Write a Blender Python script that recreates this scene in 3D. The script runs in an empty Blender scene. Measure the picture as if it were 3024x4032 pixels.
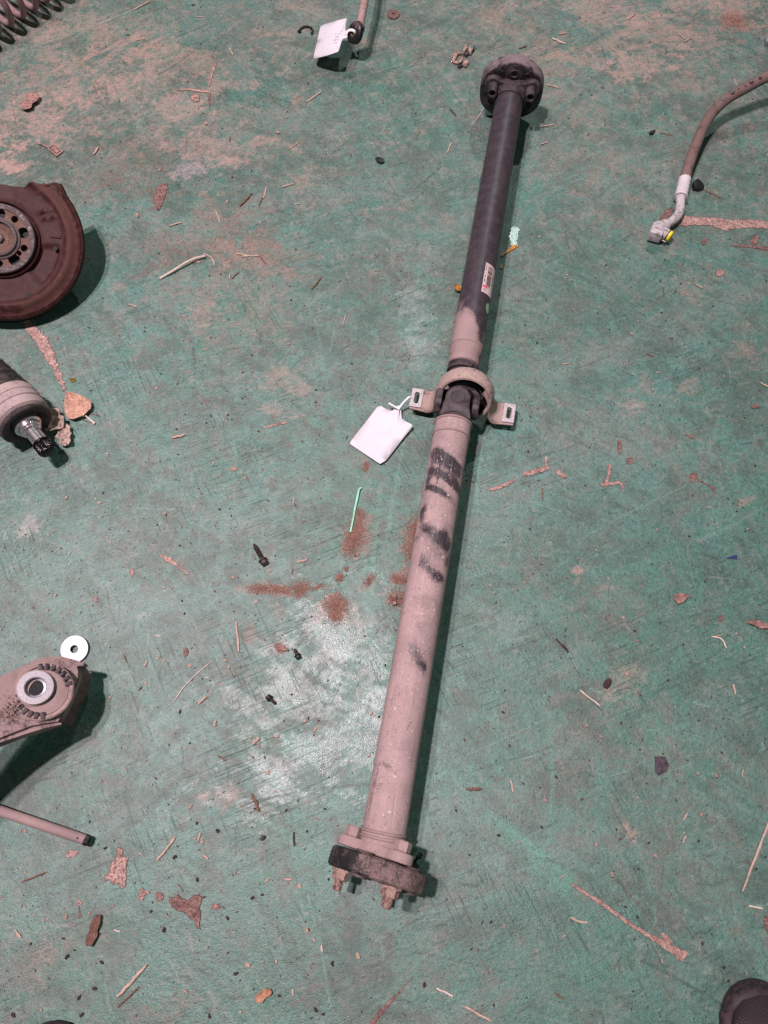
import bpy, bmesh, math, random
import numpy as np
from mathutils import Vector, Matrix, noise as mnoise

random.seed(7)
rad = math.radians
S = bpy.context.scene
COL = bpy.context.collection
V = Vector

# ------------------------------------------------------------------ camera, world, lamps
CAM_H, PITCH, FPX = 1.16, rad(69.0), 2800.0
cam = bpy.data.cameras.new('camera')
cam.sensor_fit = 'VERTICAL'
cam.sensor_height = 24.0
cam.lens = 24.0 * FPX / 4032.0
cam.clip_start, cam.clip_end = 0.01, 100
camo = bpy.data.objects.new('camera', cam)
COL.objects.link(camo)
camo.location = (0, 0, CAM_H)
camo.rotation_euler = (rad(90) - PITCH, 0, 0)
S.camera = camo

world = bpy.data.worlds.new('World')
S.world = world
world.use_nodes = True
bg = world.node_tree.nodes['Background']
bg.inputs['Color'].default_value = (0.45, 1.0, 0.80, 1)
bg.inputs['Strength'].default_value = 0.032

def lamp(name, loc, power, size, color):
    l = bpy.data.lights.new(name, 'AREA')
    l.shape = 'DISK'
    l.size = size
    l.energy = power
    l.color = color
    o = bpy.data.objects.new(name, l)
    COL.objects.link(o)
    o.location = loc
    return o
LH = 4.2
lamp('ceiling_lamp', (-1.00, 0.54, LH), 184, 0.15, (1.0, 0.85, 0.885))
lamp('ceiling_lamp', (-1.42, 0.68, LH), 98, 0.15, (1.0, 0.85, 0.885))
lamp('ceiling_lamp', (1.15, 4.75, LH), 84, 0.18, (0.86, 1.0, 0.95))
lamp('ceiling_lamp', (2.05, -1.55, LH), 30, 0.18, (0.86, 1.0, 0.95))

S.cycles.max_bounces = 4
S.cycles.diffuse_bounces = 2
S.cycles.glossy_bounces = 3
S.view_settings.view_transform = 'Standard'
S.view_settings.look = 'None'
S.view_settings.exposure = 0.02
S.view_settings.gamma = 1.0

# ------------------------------------------------------------------ geometry helpers
SN, CS = math.sin(PITCH), math.cos(PITCH)

def W(px, py, z=0.0):
    """point of the place that the photo shows at (px, py), at height z above the floor"""
    u, v = px - 1512.0, py - 2016.0
    k = (CAM_H - z) / (v * CS + FPX * SN)
    return V((u * k, (FPX * CS - v * SN) * k, z))

def PX(p):
    x, y, z = p[0], p[1], p[2] - CAM_H
    depth = y * CS - z * SN
    up = y * SN + z * CS
    return 1512 + FPX * x / depth, 2016 - FPX * up / depth

def frame(o, d, up=V((0, 0, 1))):
    """matrix with local z along d, local y close to up, local x to the right"""
    z = d.normalized()
    x = up.cross(z)
    if x.length < 1e-6:
        x = V((1, 0, 0))
    x.normalize()
    y = z.cross(x)
    return Matrix(((x.x, y.x, z.x, o.x), (x.y, y.y, z.y, o.y), (x.z, y.z, z.z, o.z), (0, 0, 0, 1)))

def finish(name, me, mat, parent=None, sharp=35):
    if parent is not None:
        me.transform(Matrix.Translation(-parent.location))
    for p in me.polygons:
        p.use_smooth = True
    me.set_sharp_from_angle(angle=rad(sharp))
    o = bpy.data.objects.new(name, me)
    COL.objects.link(o)
    if mat is not None:
        me.materials.append(mat)
    if parent is not None:
        o.parent = parent
    return o

def obj(name, bm, mat, parent=None, sharp=35):
    bmesh.ops.recalc_face_normals(bm, faces=bm.faces)
    me = bpy.data.meshes.new(name)
    bm.to_mesh(me)
    bm.free()
    return finish(name, me, mat, parent, sharp)

def tag(o, label, cat, group=None):
    o['label'] = label
    o['category'] = cat
    if group:
        o['group'] = group
    return o

def thing(name, label, cat, loc, group=None):
    o = bpy.data.objects.new(name, None)
    o.empty_display_size = 0.02
    COL.objects.link(o)
    o.location = loc
    return tag(o, label, cat, group)

def origin_to(o, p):
    """a one-mesh thing gets its origin at its base"""
    o.data.transform(Matrix.Translation(-V(p)))
    o.location = p
    return o

def lathe(bm, prof, M, seg=40, rmod=None, close=False):
    rings = []
    for (r, t) in prof:
        ring = []
        for k in range(seg):
            a = 2 * math.pi * k / seg
            rr = r if rmod is None else rmod(r, t, a)
            ring.append(bm.verts.new(M @ V((rr * math.cos(a), rr * math.sin(a), t))))
        rings.append(ring)
    n = len(rings)
    for i in range(n if close else n - 1):
        a, b = rings[i], rings[(i + 1) % n]
        for k in range(seg):
            bm.faces.new((a[k], a[(k + 1) % seg], b[(k + 1) % seg], b[k]))
    if not close:
        for ring in (rings[0], rings[-1]):
            bm.faces.new(ring)
    return rings

def sweep(bm, pts, radii, seg=12, caps=True, flat=1.0):
    pts = [V(p) for p in pts]
    n = len(pts)
    if not hasattr(radii, '__len__'):
        radii = [radii] * n
    rings, up = [], None
    for i, p in enumerate(pts):
        d = (pts[min(i + 1, n - 1)] - pts[max(i - 1, 0)]).normalized()
        if up is None:
            up = V((0, 0, 1)) if abs(d.z) < .9 else V((0, 1, 0))
        x = d.cross(up).normalized()
        up = x.cross(d).normalized()
        rings.append([bm.verts.new(p + (x * math.cos(2 * math.pi * k / seg) + up * flat * math.sin(2 * math.pi * k / seg)) * radii[i]) for k in range(seg)])
    for a, b in zip(rings, rings[1:]):
        for k in range(seg):
            bm.faces.new((a[k], a[(k + 1) % seg], b[(k + 1) % seg], b[k]))
    if caps:
        bm.faces.new(rings[0])
        bm.faces.new(rings[-1])
    return rings

def smooth_path(pts, n):
    """Catmull-Rom through pts"""
    pts = [V(p) for p in pts]
    P = [2 * pts[0] - pts[1]] + pts + [2 * pts[-1] - pts[-2]]
    out = []
    m = len(pts) - 1
    for i in range(n + 1):
        s = m * i / n
        k = min(int(s), m - 1)
        t = s - k
        a, b, c, d = P[k], P[k + 1], P[k + 2], P[k + 3]
        out.append(0.5 * ((2 * b) + (c - a) * t + (2 * a - 5 * b + 4 * c - d) * t * t + (3 * b - a - 3 * c + d) * t ** 3))
    return out

def box(bm, sx, sy, sz, M, bev=0.0):
    r = bmesh.ops.create_cube(bm, size=1.0, matrix=M @ Matrix.Diagonal((sx, sy, sz, 1)))
    if bev:
        es = list({e for v in r['verts'] for e in v.link_edges})
        bmesh.ops.bevel(bm, geom=es, offset=bev, segments=2, affect='EDGES', profile=0.6)

def plate_mesh(name, loops, thick, M, bevel=0.0, res=1):
    """flat plate with holes: loops of 2D points, first outside, others holes"""
    cu = bpy.data.curves.new(name, 'CURVE')
    cu.dimensions = '2D'
    cu.fill_mode = 'BOTH'
    cu.extrude = max(thick / 2 - bevel, 1e-5)
    cu.bevel_depth = bevel
    cu.bevel_resolution = res
    cu.offset = -bevel
    for lp in loops:
        sp = cu.splines.new('POLY')
        sp.points.add(len(lp) - 1)
        for q, p in zip(sp.points, lp):
            q.co = (p[0], p[1], 0, 1)
        sp.use_cyclic_u = True
    o = bpy.data.objects.new(name, cu)
    COL.objects.link(o)
    dg = bpy.context.evaluated_depsgraph_get()
    me = bpy.data.meshes.new_from_object(o.evaluated_get(dg))
    bpy.data.objects.remove(o)
    bpy.data.curves.remove(cu)
    me.materials.clear()
    me.transform(M)
    return me

def circle(r, n=24, c=(0, 0), a0=0.0, sx=1.0, sy=1.0):
    return [(c[0] + sx * r * math.cos(a0 + 2 * math.pi * k / n), c[1] + sy * r * math.sin(a0 + 2 * math.pi * k / n)) for k in range(n)]

def slot(w, l, c=(0, 0), n=8):
    """stadium w wide, l long along y"""
    h = l / 2 - w / 2
    p = [(c[0] + w / 2 * math.cos(math.pi * k / n), c[1] + h + w / 2 * math.sin(math.pi * k / n)) for k in range(n + 1)]
    p += [(c[0] - w / 2 * math.cos(math.pi * k / n), c[1] - h - w / 2 * math.sin(math.pi * k / n)) for k in range(n + 1)]
    return p

# ------------------------------------------------------------------ node materials
def new_mat(name):
    m = bpy.data.materials.new(name)
    m.use_nodes = True
    nt = m.node_tree
    return m, nt, nt.nodes['Principled BSDF']

class NB:
    def __init__(s, nt):
        s.nt = nt
        s.n = nt.nodes
        s.tc = s.n.new('ShaderNodeTexCoord').outputs['Object']
    def put(s, sock, v):
        if hasattr(v, 'links') or isinstance(v, bpy.types.NodeSocket):
            s.nt.links.new(v, sock)
        else:
            sock.default_value = v
    def noise(s, scale, detail=3, rough=0.55, vec=None, dist=0.0, col=False):
        n = s.n.new('ShaderNodeTexNoise')
        s.put(n.inputs['Vector'], vec if vec is not None else s.tc)
        n.inputs['Scale'].default_value = scale
        n.inputs['Detail'].default_value = detail
        n.inputs['Roughness'].default_value = rough
        n.inputs['Distortion'].default_value = dist
        return n.outputs['Color' if col else 'Fac']
    def mapping(s, rot=(0, 0, 0), scale=(1, 1, 1), loc=(0, 0, 0), vec=None):
        n = s.n.new('ShaderNodeMapping')
        s.put(n.inputs['Vector'], vec if vec is not None else s.tc)
        n.inputs['Rotation'].default_value = rot
        n.inputs['Scale'].default_value = scale
        n.inputs['Location'].default_value = loc
        return n.outputs['Vector']
    def math(s, op, a, b=0.0, clamp=False):
        n = s.n.new('ShaderNodeMath')
        n.operation = op
        n.use_clamp = clamp
        s.put(n.inputs[0], a)
        s.put(n.inputs[1], b)
        return n.outputs[0]
    def step(s, x, lo, hi, a=0.0, b=1.0):
        n = s.n.new('ShaderNodeMapRange')
        n.interpolation_type = 'SMOOTHSTEP'
        s.put(n.inputs['Value'], x)
        n.inputs['From Min'].default_value = lo
        n.inputs['From Max'].default_value = hi
        n.inputs['To Min'].default_value = a
        n.inputs['To Max'].default_value = b
        return n.outputs['Result']
    def mix(s, f, a, b, mode='MIX'):
        n = s.n.new('ShaderNodeMix')
        n.data_type = 'RGBA'
        n.blend_type = mode
        s.put(n.inputs[0], f)
        for i, v in ((6, a), (7, b)):
            if isinstance(v, (tuple, list)):
                v = tuple(v) + ((1,) if len(v) == 3 else ())
            s.put(n.inputs[i], v)
        return n.outputs[2]
    def attr(s, name):
        n = s.n.new('ShaderNodeAttribute')
        n.attribute_name = name
        return n
    def bump(s, h, strength, dist, prev=None):
        n = s.n.new('ShaderNodeBump')
        s.put(n.inputs['Height'], h)
        n.inputs['Strength'].default_value = strength
        n.inputs['Distance'].default_value = dist
        if prev is not None:
            s.nt.links.new(prev, n.inputs['Normal'])
        return n.outputs['Normal']

def dusty(name, base, dust, amount, metal=0.0, streaks=None, rough=0.5, scale=60, bump=0.25, attr=None, spec=0.4, spots=None, seed=0.0, var=0.25, grain=0.0009):
    """base colour under a broken layer of dust; attr = vertex attribute that says how much dust lies there"""
    m, nt, b = new_mat(name)
    k = NB(nt)
    vec = k.mapping(loc=(seed, seed * 1.7, seed * .3))
    n1 = k.noise(scale, 5, .65, vec)
    n2 = k.noise(scale * 9, 3, .6, vec)
    n3 = k.noise(scale * .25, 2, .5, vec)
    if attr:
        a = k.attr(attr).outputs['Fac']
        s = k.math('ADD', a, k.math('MULTIPLY', k.math('SUBTRACT', n1, .5), amount))
        s = k.math('ADD', s, k.math('MULTIPLY', k.math('SUBTRACT', n2, .5), amount))
        f = k.step(s, .12, .88)
    else:
        s = k.math('ADD', k.math('MULTIPLY', n1, .65), k.math('MULTIPLY', n2, .35))
        lo = .68 - amount * .46
        f = k.step(s, lo - .08, lo + .1)
    d2 = k.mix(k.step(n3, .3, .7), tuple(c * (1 - var) for c in dust), tuple(min(1, c * (1 + var * .5)) for c in dust))
    d2 = k.mix(k.step(n2, .3, .75), tuple(c * (1 - var * .8) for c in dust), d2)
    b2 = k.mix(k.step(n1, .35, .7), tuple(c * .7 for c in base), tuple(c * 1.15 for c in base))
    c = k.mix(f, b2, d2)
    if streaks is not None:
        v_ = k.mapping(scale=(170, 9, 170), vec=k.mapping(rot=(0, 0, rad(streaks))))
        z1 = k.noise(1.0, 4, .65, v_, .25)
        c = k.mix(k.step(z1, .56, .68, 0, .42), c, tuple(x * .35 for x in dust))
        c = k.mix(k.step(z1, .44, .32, 0, .35), c, tuple(min(1, x * 1.25) for x in dust))
        z2 = k.noise(26, 5, .75, k.mapping(loc=(9, 2, 4)))
        c = k.mix(k.step(z2, .52, .66, 0, .55), c, tuple(x * .5 for x in dust))
        z3 = k.noise(330, 2, .6, k.mapping(loc=(2, 7, 1)))
        c = k.mix(k.step(z3, .64, .69, 0, .75), c, tuple(x * .25 for x in dust))
    if spots:
        sp = k.noise(scale * 3.2, 2, .5, k.mapping(loc=(3.1, 1.2, 4.4)))
        c = k.mix(k.step(sp, .66, .72), c, spots)
    nt.links.new(c, b.inputs['Base Color'])
    k.put(b.inputs['Roughness'], k.step(f, 0, 1, rough, .86))
    k.put(b.inputs['Metallic'], k.step(f, 0, .8, metal, 0))
    b.inputs['Specular IOR Level'].default_value = spec
    h = k.math('ADD', k.math('MULTIPLY', n1, .5), k.math('MULTIPLY', n2, .5))
    h = k.math('ADD', h, k.math('MULTIPLY', f, .25))
    nt.links.new(k.bump(h, bump, grain), b.inputs['Normal'])
    return m

def plain(name, c, rough=0.5, metal=0.0, scale=80, var=.15, bump=.1, spec=.4, grain=.0006):
    m, nt, b = new_mat(name)
    k = NB(nt)
    n1 = k.noise(scale, 4, .6)
    n2 = k.noise(scale * 7, 2, .6)
    col = k.mix(k.step(n1, .3, .7), tuple(x * (1 - var) for x in c), tuple(min(1, x * (1 + var)) for x in c))
    nt.links.new(col, b.inputs['Base Color'])
    k.put(b.inputs['Roughness'], k.step(n2, .3, .7, max(.03, rough - .08), min(1, rough + .08)))
    b.inputs['Metallic'].default_value = metal
    b.inputs['Specular IOR Level'].default_value = spec
    nt.links.new(k.bump(k.math('ADD', n1, n2), bump, grain), b.inputs['Normal'])
    return m

DUST = (0.335, 0.225, 0.222)
M = {}
M['lower_tube'] = dusty('dusty_black_tube', (.052, .042, .052), (.45, .308, .308), 1.15, rough=.42, streaks=10, scale=70, attr='dust', spots=(.58, .43, .42), bump=.3)
M['upper_tube'] = dusty('satin_black_tube', (.058, .042, .052), (.38, .26, .258), .9, rough=.46, scale=70, attr='dust', bump=.15, seed=2.0)
M['yoke'] = dusty('dusty_yoke', (.040, .028, .034), (.088, .062, .067), .38, rough=.5, scale=60, bump=.2, seed=1.0)
M['yoke_dusty'] = dusty('dust_caked_yoke', (.1, .07, .07), (.37, .25, .245), .75, rough=.5, scale=80, bump=.35, seed=3.0, spots=(.42, .3, .27))
M['dark_iron'] = dusty('dark_iron', (.035, .026, .03), (.12, .08, .085), .35, metal=.2, rough=.42, scale=90, bump=.3, seed=4.0)
M['bracket'] = dusty('dusty_bracket', (.075, .052, .052), (.42, .295, .272), .62, rough=.5, scale=26, bump=.25, seed=5.0, spots=(.28, .16, .13))
M['slot_plate'] = plain('bright_zinc_plate', (.50, .42, .45), .45, .35, 200, .15, .15)
M['rubber'] = dusty('black_rubber', (.012, .010, .012), (.035, .025, .025), .2, rough=.6, scale=80, bump=.2, seed=6.0)
M['disc_low'] = dusty('dusty_rubber_disc', (.020, .016, .019), (.27, .175, .165), 1.7, rough=.6, scale=55, bump=.7, seed=7.0, attr='dust', grain=.0015)
M['disc_up'] = dusty('rubber_disc', (.020, .015, .018), (.23, .17, .18), 1.3, rough=.55, scale=90, bump=.5, seed=8.0, attr='dust')
M['rust_nut'] = dusty('rusty_nut', (.27, .145, .118), (.45, .30, .262), .45, metal=.5, rough=.4, scale=240, bump=.5, seed=9.0)
M['black'] = plain('black_plastic', (.012, .011, .013), .45, 0, 120, .3, .25)
M['sticker'] = dusty('sticker_paper', (.62, .44, .45), (.66, .5, .5), .6, rough=.6, scale=150, bump=.05, seed=1.5)
M['ink'] = plain('sticker_ink', (.08, .05, .05), .6)
M['pinkmark'] = plain('pink_marker', (.72, .06, .12), .6)
M['green_sticker'] = plain('green_sticker', (.25, .40, .25), .6, 0, 500, .5)
M['paper'] = plain('white_tag', (.66, .61, .67), .6, 0, 40, .04, .05)
M['grey_ink'] = plain('faint_print', (.52, .44, .5), .6)
M['tie'] = plain('white_nylon', (.80, .74, .78), .4)
M['plate_rust'] = dusty('rust_brown_shield', (.050, .015, .015), (.12, .055, .048), .9, spec=.2, rough=.6, scale=90, bump=.4, attr='dust', seed=2.2)
M['hub_rust'] = dusty('rusty_hub_face', (.10, .045, .035), (.17, .085, .065), .4, metal=.3, rough=.5, scale=120, bump=.4, seed=2.9)
M['hub_steel'] = dusty('worn_steel', (.155, .12, .125), (.10, .07, .07), .5, metal=.45, rough=.45, scale=150, bump=.2, seed=3.3)
M['hole_shade'] = plain('hole_shade_black', (.008, .006, .007), .7)  # near-black colour stands in for the shade inside holes
M['chrome'] = plain('oily_polished_steel', (.70, .62, .65), .24, .9, 200, .15, .05)
M['oily'] = plain('oily_black_steel', (.02, .016, .018), .16, .6, 300, .4, .3)
M['cup'] = dusty('dusty_joint_cup', (.20, .14, .14), (.46, .34, .335), .62, rough=.45, scale=50, bump=.3, seed=4.7, spots=(.2, .17, .2))
M['boot'] = dusty('rubber_boot', (.03, .022, .024), (.10, .07, .07), .35, rough=.5, scale=90, bump=.2, seed=5.1)
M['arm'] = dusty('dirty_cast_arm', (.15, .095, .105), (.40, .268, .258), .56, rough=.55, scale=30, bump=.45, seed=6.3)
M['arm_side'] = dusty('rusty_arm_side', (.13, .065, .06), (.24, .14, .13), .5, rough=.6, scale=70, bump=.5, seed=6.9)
M['zinc'] = plain('zinc_steel', (.29, .285, .335), .38, .45, 300, .10, .1)
M['bushing_al'] = plain('bright_bushing_face', (.40, .36, .39), .4, .3, 400, .12, .2)
M['rod'] = dusty('dusty_rod', (.24, .16, .165), (.36, .24, .24), .75, rough=.5, scale=90, bump=.15, seed=7.7)
M['hose'] = dusty('dusty_rubber_hose', (.070, .040, .042), (.215, .132, .125), .62, rough=.6, scale=45, bump=.15, seed=8.8)
M['alu'] = dusty('scuffed_aluminium', (.17, .13, .135), (.60, .52, .545), .58, metal=.25, rough=.4, scale=120, bump=.3, seed=9.1)
M['crimp'] = dusty('white_crimp_sleeve', (.30, .24, .25), (.72, .64, .68), .8, metal=.1, rough=.45, scale=160, bump=.3, seed=4.4)
M['yellow'] = plain('yellow_cap', (.85, .60, .02), .4)
M['link'] = dusty('corroded_rod', (.20, .10, .10), (.40, .26, .25), .6, rough=.55, scale=140, bump=.3, seed=9.9)
M['spring'] = dusty('rusty_spring_wire', (.17, .10, .105), (.34, .215, .215), .65, rough=.55, scale=80, bump=.3, seed=1.1)
M['shoe'] = None
M['sole'] = dusty('dark_rubber_sole', (.030, .018, .022), (.07, .043, .05), .35, rough=.6, scale=120, bump=.2, seed=2.4)
M['straw'] = dusty('straw', (.44, .25, .20), (.60, .41, .35), .5, rough=.6, scale=300, bump=.3)
M['straw_pale'] = dusty('pale_straw', (.66, .46, .40), (.75, .6, .52), .5, rough=.6, scale=300, bump=.3)
M['straw_brown'] = dusty('brown_twig', (.16, .075, .055), (.26, .14, .10), .4, rough=.6, scale=300, bump=.4)
M['straw_dark'] = dusty('dark_twig', (.035, .018, .016), (.08, .045, .04), .4, rough=.6, scale=300, bump=.4)
M['crumb_tan'] = dusty('tan_crumb', (.50, .29, .22), (.62, .42, .34), .5, rough=.8, scale=400, bump=.5)
M['crumb_pink'] = dusty('pink_grit', (.40, .20, .17), (.52, .31, .27), .5, rough=.8, scale=400, bump=.5)
M['crumb_dark'] = dusty('dark_clod', (.035, .020, .018), (.09, .05, .045), .4, rough=.8, scale=400, bump=.6)
M['crumb_brown'] = dusty('brown_clod', (.15, .075, .06), (.25, .13, .10), .4, rough=.85, scale=300, bump=.7)
M['mud'] = dusty('dried_mud', (.24, .15, .125), (.36, .235, .205), .5, rough=.9, scale=300, bump=.7)
M['crumb_white'] = plain('white_grit', (.7, .64, .66), .6)
M['leaf'] = dusty('dry_leaf', (.40, .19, .13), (.60, .34, .26), .5, rough=.6, scale=220, bump=.6)
M['leaf_orange'] = dusty('orange_leaf', (.38, .16, .035), (.55, .27, .08), .4, rough=.6, scale=220, bump=.5)
M['leaf_grey'] = dusty('crumpled_leaf', (.12, .07, .055), (.55, .39, .34), .5, rough=.7, scale=260, bump=.8)
M['leaf_pink'] = dusty('pinkish_bark', (.20, .10, .09), (.42, .24, .21), .45, rough=.7, scale=160, bump=.6)
M['wood'] = dusty('wood_chip', (.36, .15, .08), (.52, .28, .19), .5, rough=.7, scale=260, bump=.6)
M['clip_metal'] = dusty('bronze_clip', (.34, .17, .14), (.62, .42, .37), .4, metal=.3, rough=.35, scale=260, bump=.4)
M['disc_rust'] = dusty('rusty_washer', (.16, .08, .075), (.26, .15, .14), .4, rough=.6, scale=260, bump=.5)
M['blue'] = plain('blue_plastic', (.035, .035, .13), .4)
M['purple_chip'] = dusty('dark_purple_chip', (.045, .03, .045), (.12, .08, .09), .3, rough=.45, scale=200, bump=.4)
M['green_strand'] = plain('pale_green_strand', (.30, .66, .46), .4)
M['orange_oil'] = plain('orange_oil', (.46, .17, .012), .42, 0, 90, .3, .3, .25)

def wet_mat():
    m, nt, b = new_mat('wet_film')
    k = NB(nt)
    n = k.noise(160, 3, .6)
    nt.links.new(k.mix(n, (.05, .13, .10), (.11, .17, .15)), b.inputs['Base Color'])
    b.inputs['Roughness'].default_value = .23
    b.inputs['Specular IOR Level'].default_value = .6
    nt.links.new(k.bump(k.noise(260, 3, .6), .28, .0012), b.inputs['Normal'])
    return m
M['wet'] = wet_mat()

def concrete_mat(name, c1, c2, c3):
    m, nt, b = new_mat(name)
    k = NB(nt)
    n1 = k.noise(70, 5, .7)
    n2 = k.noise(420, 3, .6)
    e = k.attr('inner').outputs['Fac']
    n3 = k.noise(230, 4, .7, k.mapping(loc=(3, 5, 1)))
    c = k.mix(k.step(n1, .38, .62), c1, c2)
    c = k.mix(k.step(n2, .42, .62, 0, .6), c, tuple(x * .55 for x in c1))
    c = k.mix(k.step(n3, .53, .62, 0, .85), c, c3)
    f = k.step(k.math('ADD', e, k.math('MULTIPLY', k.math('SUBTRACT', n3, .5), 1.6)), .1, .8)
    c = k.mix(f, c3, c)  # dark rim paints in the shade of the paint's broken edge
    nt.links.new(c, b.inputs['Base Color'])
    b.inputs['Roughness'].default_value = .9
    nt.links.new(k.bump(k.math('ADD', n1, n2), .8, .0012), b.inputs['Normal'])
    return m
M['concrete'] = concrete_mat('bare_concrete', (.33, .185, .165), (.54, .35, .315), (.085, .043, .037))
M['concrete_dark'] = concrete_mat('bare_dark_concrete', (.17, .088, .08), (.32, .18, .16), (.055, .028, .026))

def knit_mat():
    m, nt, b = new_mat('knitted_upper')
    k = NB(nt)
    w = k.n.new('ShaderNodeTexWave')
    w.wave_type = 'BANDS'
    w.bands_direction = 'Y'
    w.inputs['Scale'].default_value = 75
    w.inputs['Distortion'].default_value = 3.5
    w.inputs['Detail'].default_value = 2
    w.inputs['Detail Scale'].default_value = 4
    nt.links.new(k.mapping(rot=(0, 0, rad(28))), w.inputs['Vector'])
    w2 = k.n.new('ShaderNodeTexWave')
    w2.bands_direction = 'X'
    w2.inputs['Scale'].default_value = 120
    w2.inputs['Distortion'].default_value = 2
    nt.links.new(k.mapping(rot=(0, 0, rad(28))), w2.inputs['Vector'])
    pat = k.math('MULTIPLY', w.outputs['Fac'], k.step(w2.outputs['Fac'], 0, 1, .45, 1))
    big = k.attr('knit').outputs['Fac']
    big = k.math('MULTIPLY', big, k.step(k.noise(40, 3), .25, .6))
    c = k.mix(k.math('MULTIPLY', k.step(pat, .35, .85), big), (.022, .013, .017), (.20, .125, .14))
    nt.links.new(c, b.inputs['Base Color'])
    b.inputs['Roughness'].default_value = .85
    nt.links.new(k.bump(pat, .6, .0012), b.inputs['Normal'])
    return m
M['shoe'] = knit_mat()

# ------------------------------------------------------------------ the floor
def h2(ix, iy, seed):
    h = (ix.astype(np.int64) * 374761393 + iy.astype(np.int64) * 668265263 + seed * 1442695041) & 0xFFFFFFFF
    h = ((h ^ (h >> 13)) * 1274126177) & 0xFFFFFFFF
    h = h ^ (h >> 16)
    return (h & 0xFFFF) / 65535.0

def vn(x, y, seed):
    ix, iy = np.floor(x), np.floor(y)
    fx, fy = x - ix, y - iy
    fx = fx * fx * fx * (fx * (fx * 6 - 15) + 10)
    fy = fy * fy * fy * (fy * (fy * 6 - 15) + 10)
    a, b = h2(ix, iy, seed), h2(ix + 1, iy, seed)
    c, d = h2(ix, iy + 1, seed), h2(ix + 1, iy + 1, seed)
    return (a * (1 - fx) + b * fx) * (1 - fy) + (c * (1 - fx) + d * fx) * fy

def fbm(x, y, seed, oct=4, gain=.55):
    s, a, t = 0, 1.0, 0
    for o in range(oct):
        s = s + a * vn(x * 2 ** o + 17.3 * o, y * 2 ** o - 9.1 * o, seed + o)
        t += a
        a *= gain
    return s / t

def sm(x, lo, hi):
    t = np.clip((x - lo) / (hi - lo), 0, 1)
    return t * t * (3 - 2 * t)

NXg, NYg = 720, 980
Y0, Y1 = -0.42, 1.98
def halfw(y):
    return 0.70 + (y - Y0) / (Y1 - Y0) * 0.46
jj, ii = np.meshgrid(np.arange(NYg), np.arange(NXg), indexing='ij')
GY = Y0 + (Y1 - Y0) * jj / (NYg - 1)
GX = (2 * ii / (NXg - 1) - 1) * halfw(GY)

green = np.array([.066, .170, .137])
C = np.ones((NYg, NXg, 3)) * green
ROUGH = np.full((NYg, NXg), .0)

def lay(mask, col):
    global C
    C = C * (1 - mask[..., None]) + np.array(col) * mask[..., None]

# tone of the paint: cloudy, with teal and grey-green areas
t1 = fbm(GX * 3.1, GY * 3.1, 11)
t2 = fbm(GX * 9 + 3, GY * 9, 21)
t3 = fbm(GX * 30, GY * 30, 31, 3)
C *= (0.80 + 0.42 * t1[..., None]) * (0.88 + .24 * t2[..., None]) * (.90 + .2 * t3[..., None])
lay(sm(fbm(GX * 4 + 9, GY * 4 - 3, 41), .5, .72) * .45, (.105, .225, .205))
lay(sm(fbm(GX * 7 - 9, GY * 7 + 3, 43), .52, .7) * .35, (.048, .165, .115))
# trodden grey-pink dirt film: sweeps with streaks, thicker towards the far end
def rot(a):
    return GX * math.cos(a) + GY * math.sin(a), -GX * math.sin(a) + GY * math.cos(a)
s1x, s1y = rot(rad(24))
s2x, s2y = rot(rad(-38))
s3x, s3y = rot(rad(75))
wp1, wp2 = fbm(GX * 2.3, GY * 2.3, 201, 3) - .5, fbm(GX * 2.6 + 4, GY * 2.6, 202, 3) - .5
s1y = s1y + .22 * wp1
s2y = s2y + .24 * wp2
s3y = s3y + .22 * (wp1 - wp2)
st1 = fbm(s1x * 7, s1y * 70, 51, 4)
st2 = fbm(s2x * 8, s2y * 80, 52, 4)
st3 = fbm(s3x * 7, s3y * 75, 53, 4)
sel = fbm(GX * 3 + 7, GY * 3 - 2, 54, 2)
streak = np.where(sel > .55, st1, np.where(sel > .45, st2, st3)) * .5 + st1 * .25 + st2 * .25
patch = fbm(GX * 4.2 + 40, GY * 4.2, 61, 6, .66)
grain = fbm(GX * 120, GY * 120, 66, 2, .7)
mid = fbm(GX * 40 + 3, GY * 40, 67, 4, .7)
far = sm(GY, .35, 1.6)
dirt = sm(patch * .50 + streak * .28 + mid * .22 + .10 * far, .44, .66)
film = np.clip(dirt * (.60 + .8 * (mid - .5) + .9 * (grain - .5)), 0, 1)
lay(np.clip(film * (.52 + .42 * far), 0, .9), (.185, .190, .168))
lay(sm(st2 * .5 + mid * .5, .54, .66) * .25, (.175, .20, .19))
lay(sm(mid * .6 + grain * .4 + .05 * dirt + .03 * far, .53, .66) * (.18 + .32 * dirt), (.10, .088, .072))
lay(sm(fbm(GX * 55 + 5, GY * 55, 73, 4, .7) + .05 * dirt + .05 * far, .62, .74) * (.08 + .30 * far), (.34, .265, .23))
C *= (.84 + .32 * grain[..., None])
lay(sm(fbm(GX * 95 + 2, GY * 95, 76, 3, .75), .60, .74) * (.10 + .25 * sm(fbm(GX * 5, GY * 5, 77, 3), .45, .7)), (.26, .31, .29))
lay(sm(fbm(GX * 110 - 7, GY * 110, 78, 3, .75), .62, .74) * .34, (.045, .075, .06))
reg1, reg2, reg3 = (sm(fbm(GX * 3.3 + o, GY * 3.3 - o, 90 + o, 3), .45, .62) for o in (1, 5, 9))
fs1 = fbm(s1x * 5, s1y * 130, 151, 4, .7)
fs2 = fbm(s2x * 5, s2y * 140, 152, 4, .7)
fs3 = fbm(s3x * 6, s3y * 150, 153, 4, .7)
lay(sm(fs1, .56, .68) * .26 * reg1, (.050, .105, .085))
lay(sm(-fs1, -.42, -.34) * .22 * reg1, (.20, .25, .235))
lay(sm(fs2, .56, .68) * .26 * reg2, (.048, .10, .08))
lay(sm(-fs2, -.42, -.34) * .2 * reg2, (.215, .24, .22))
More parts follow.
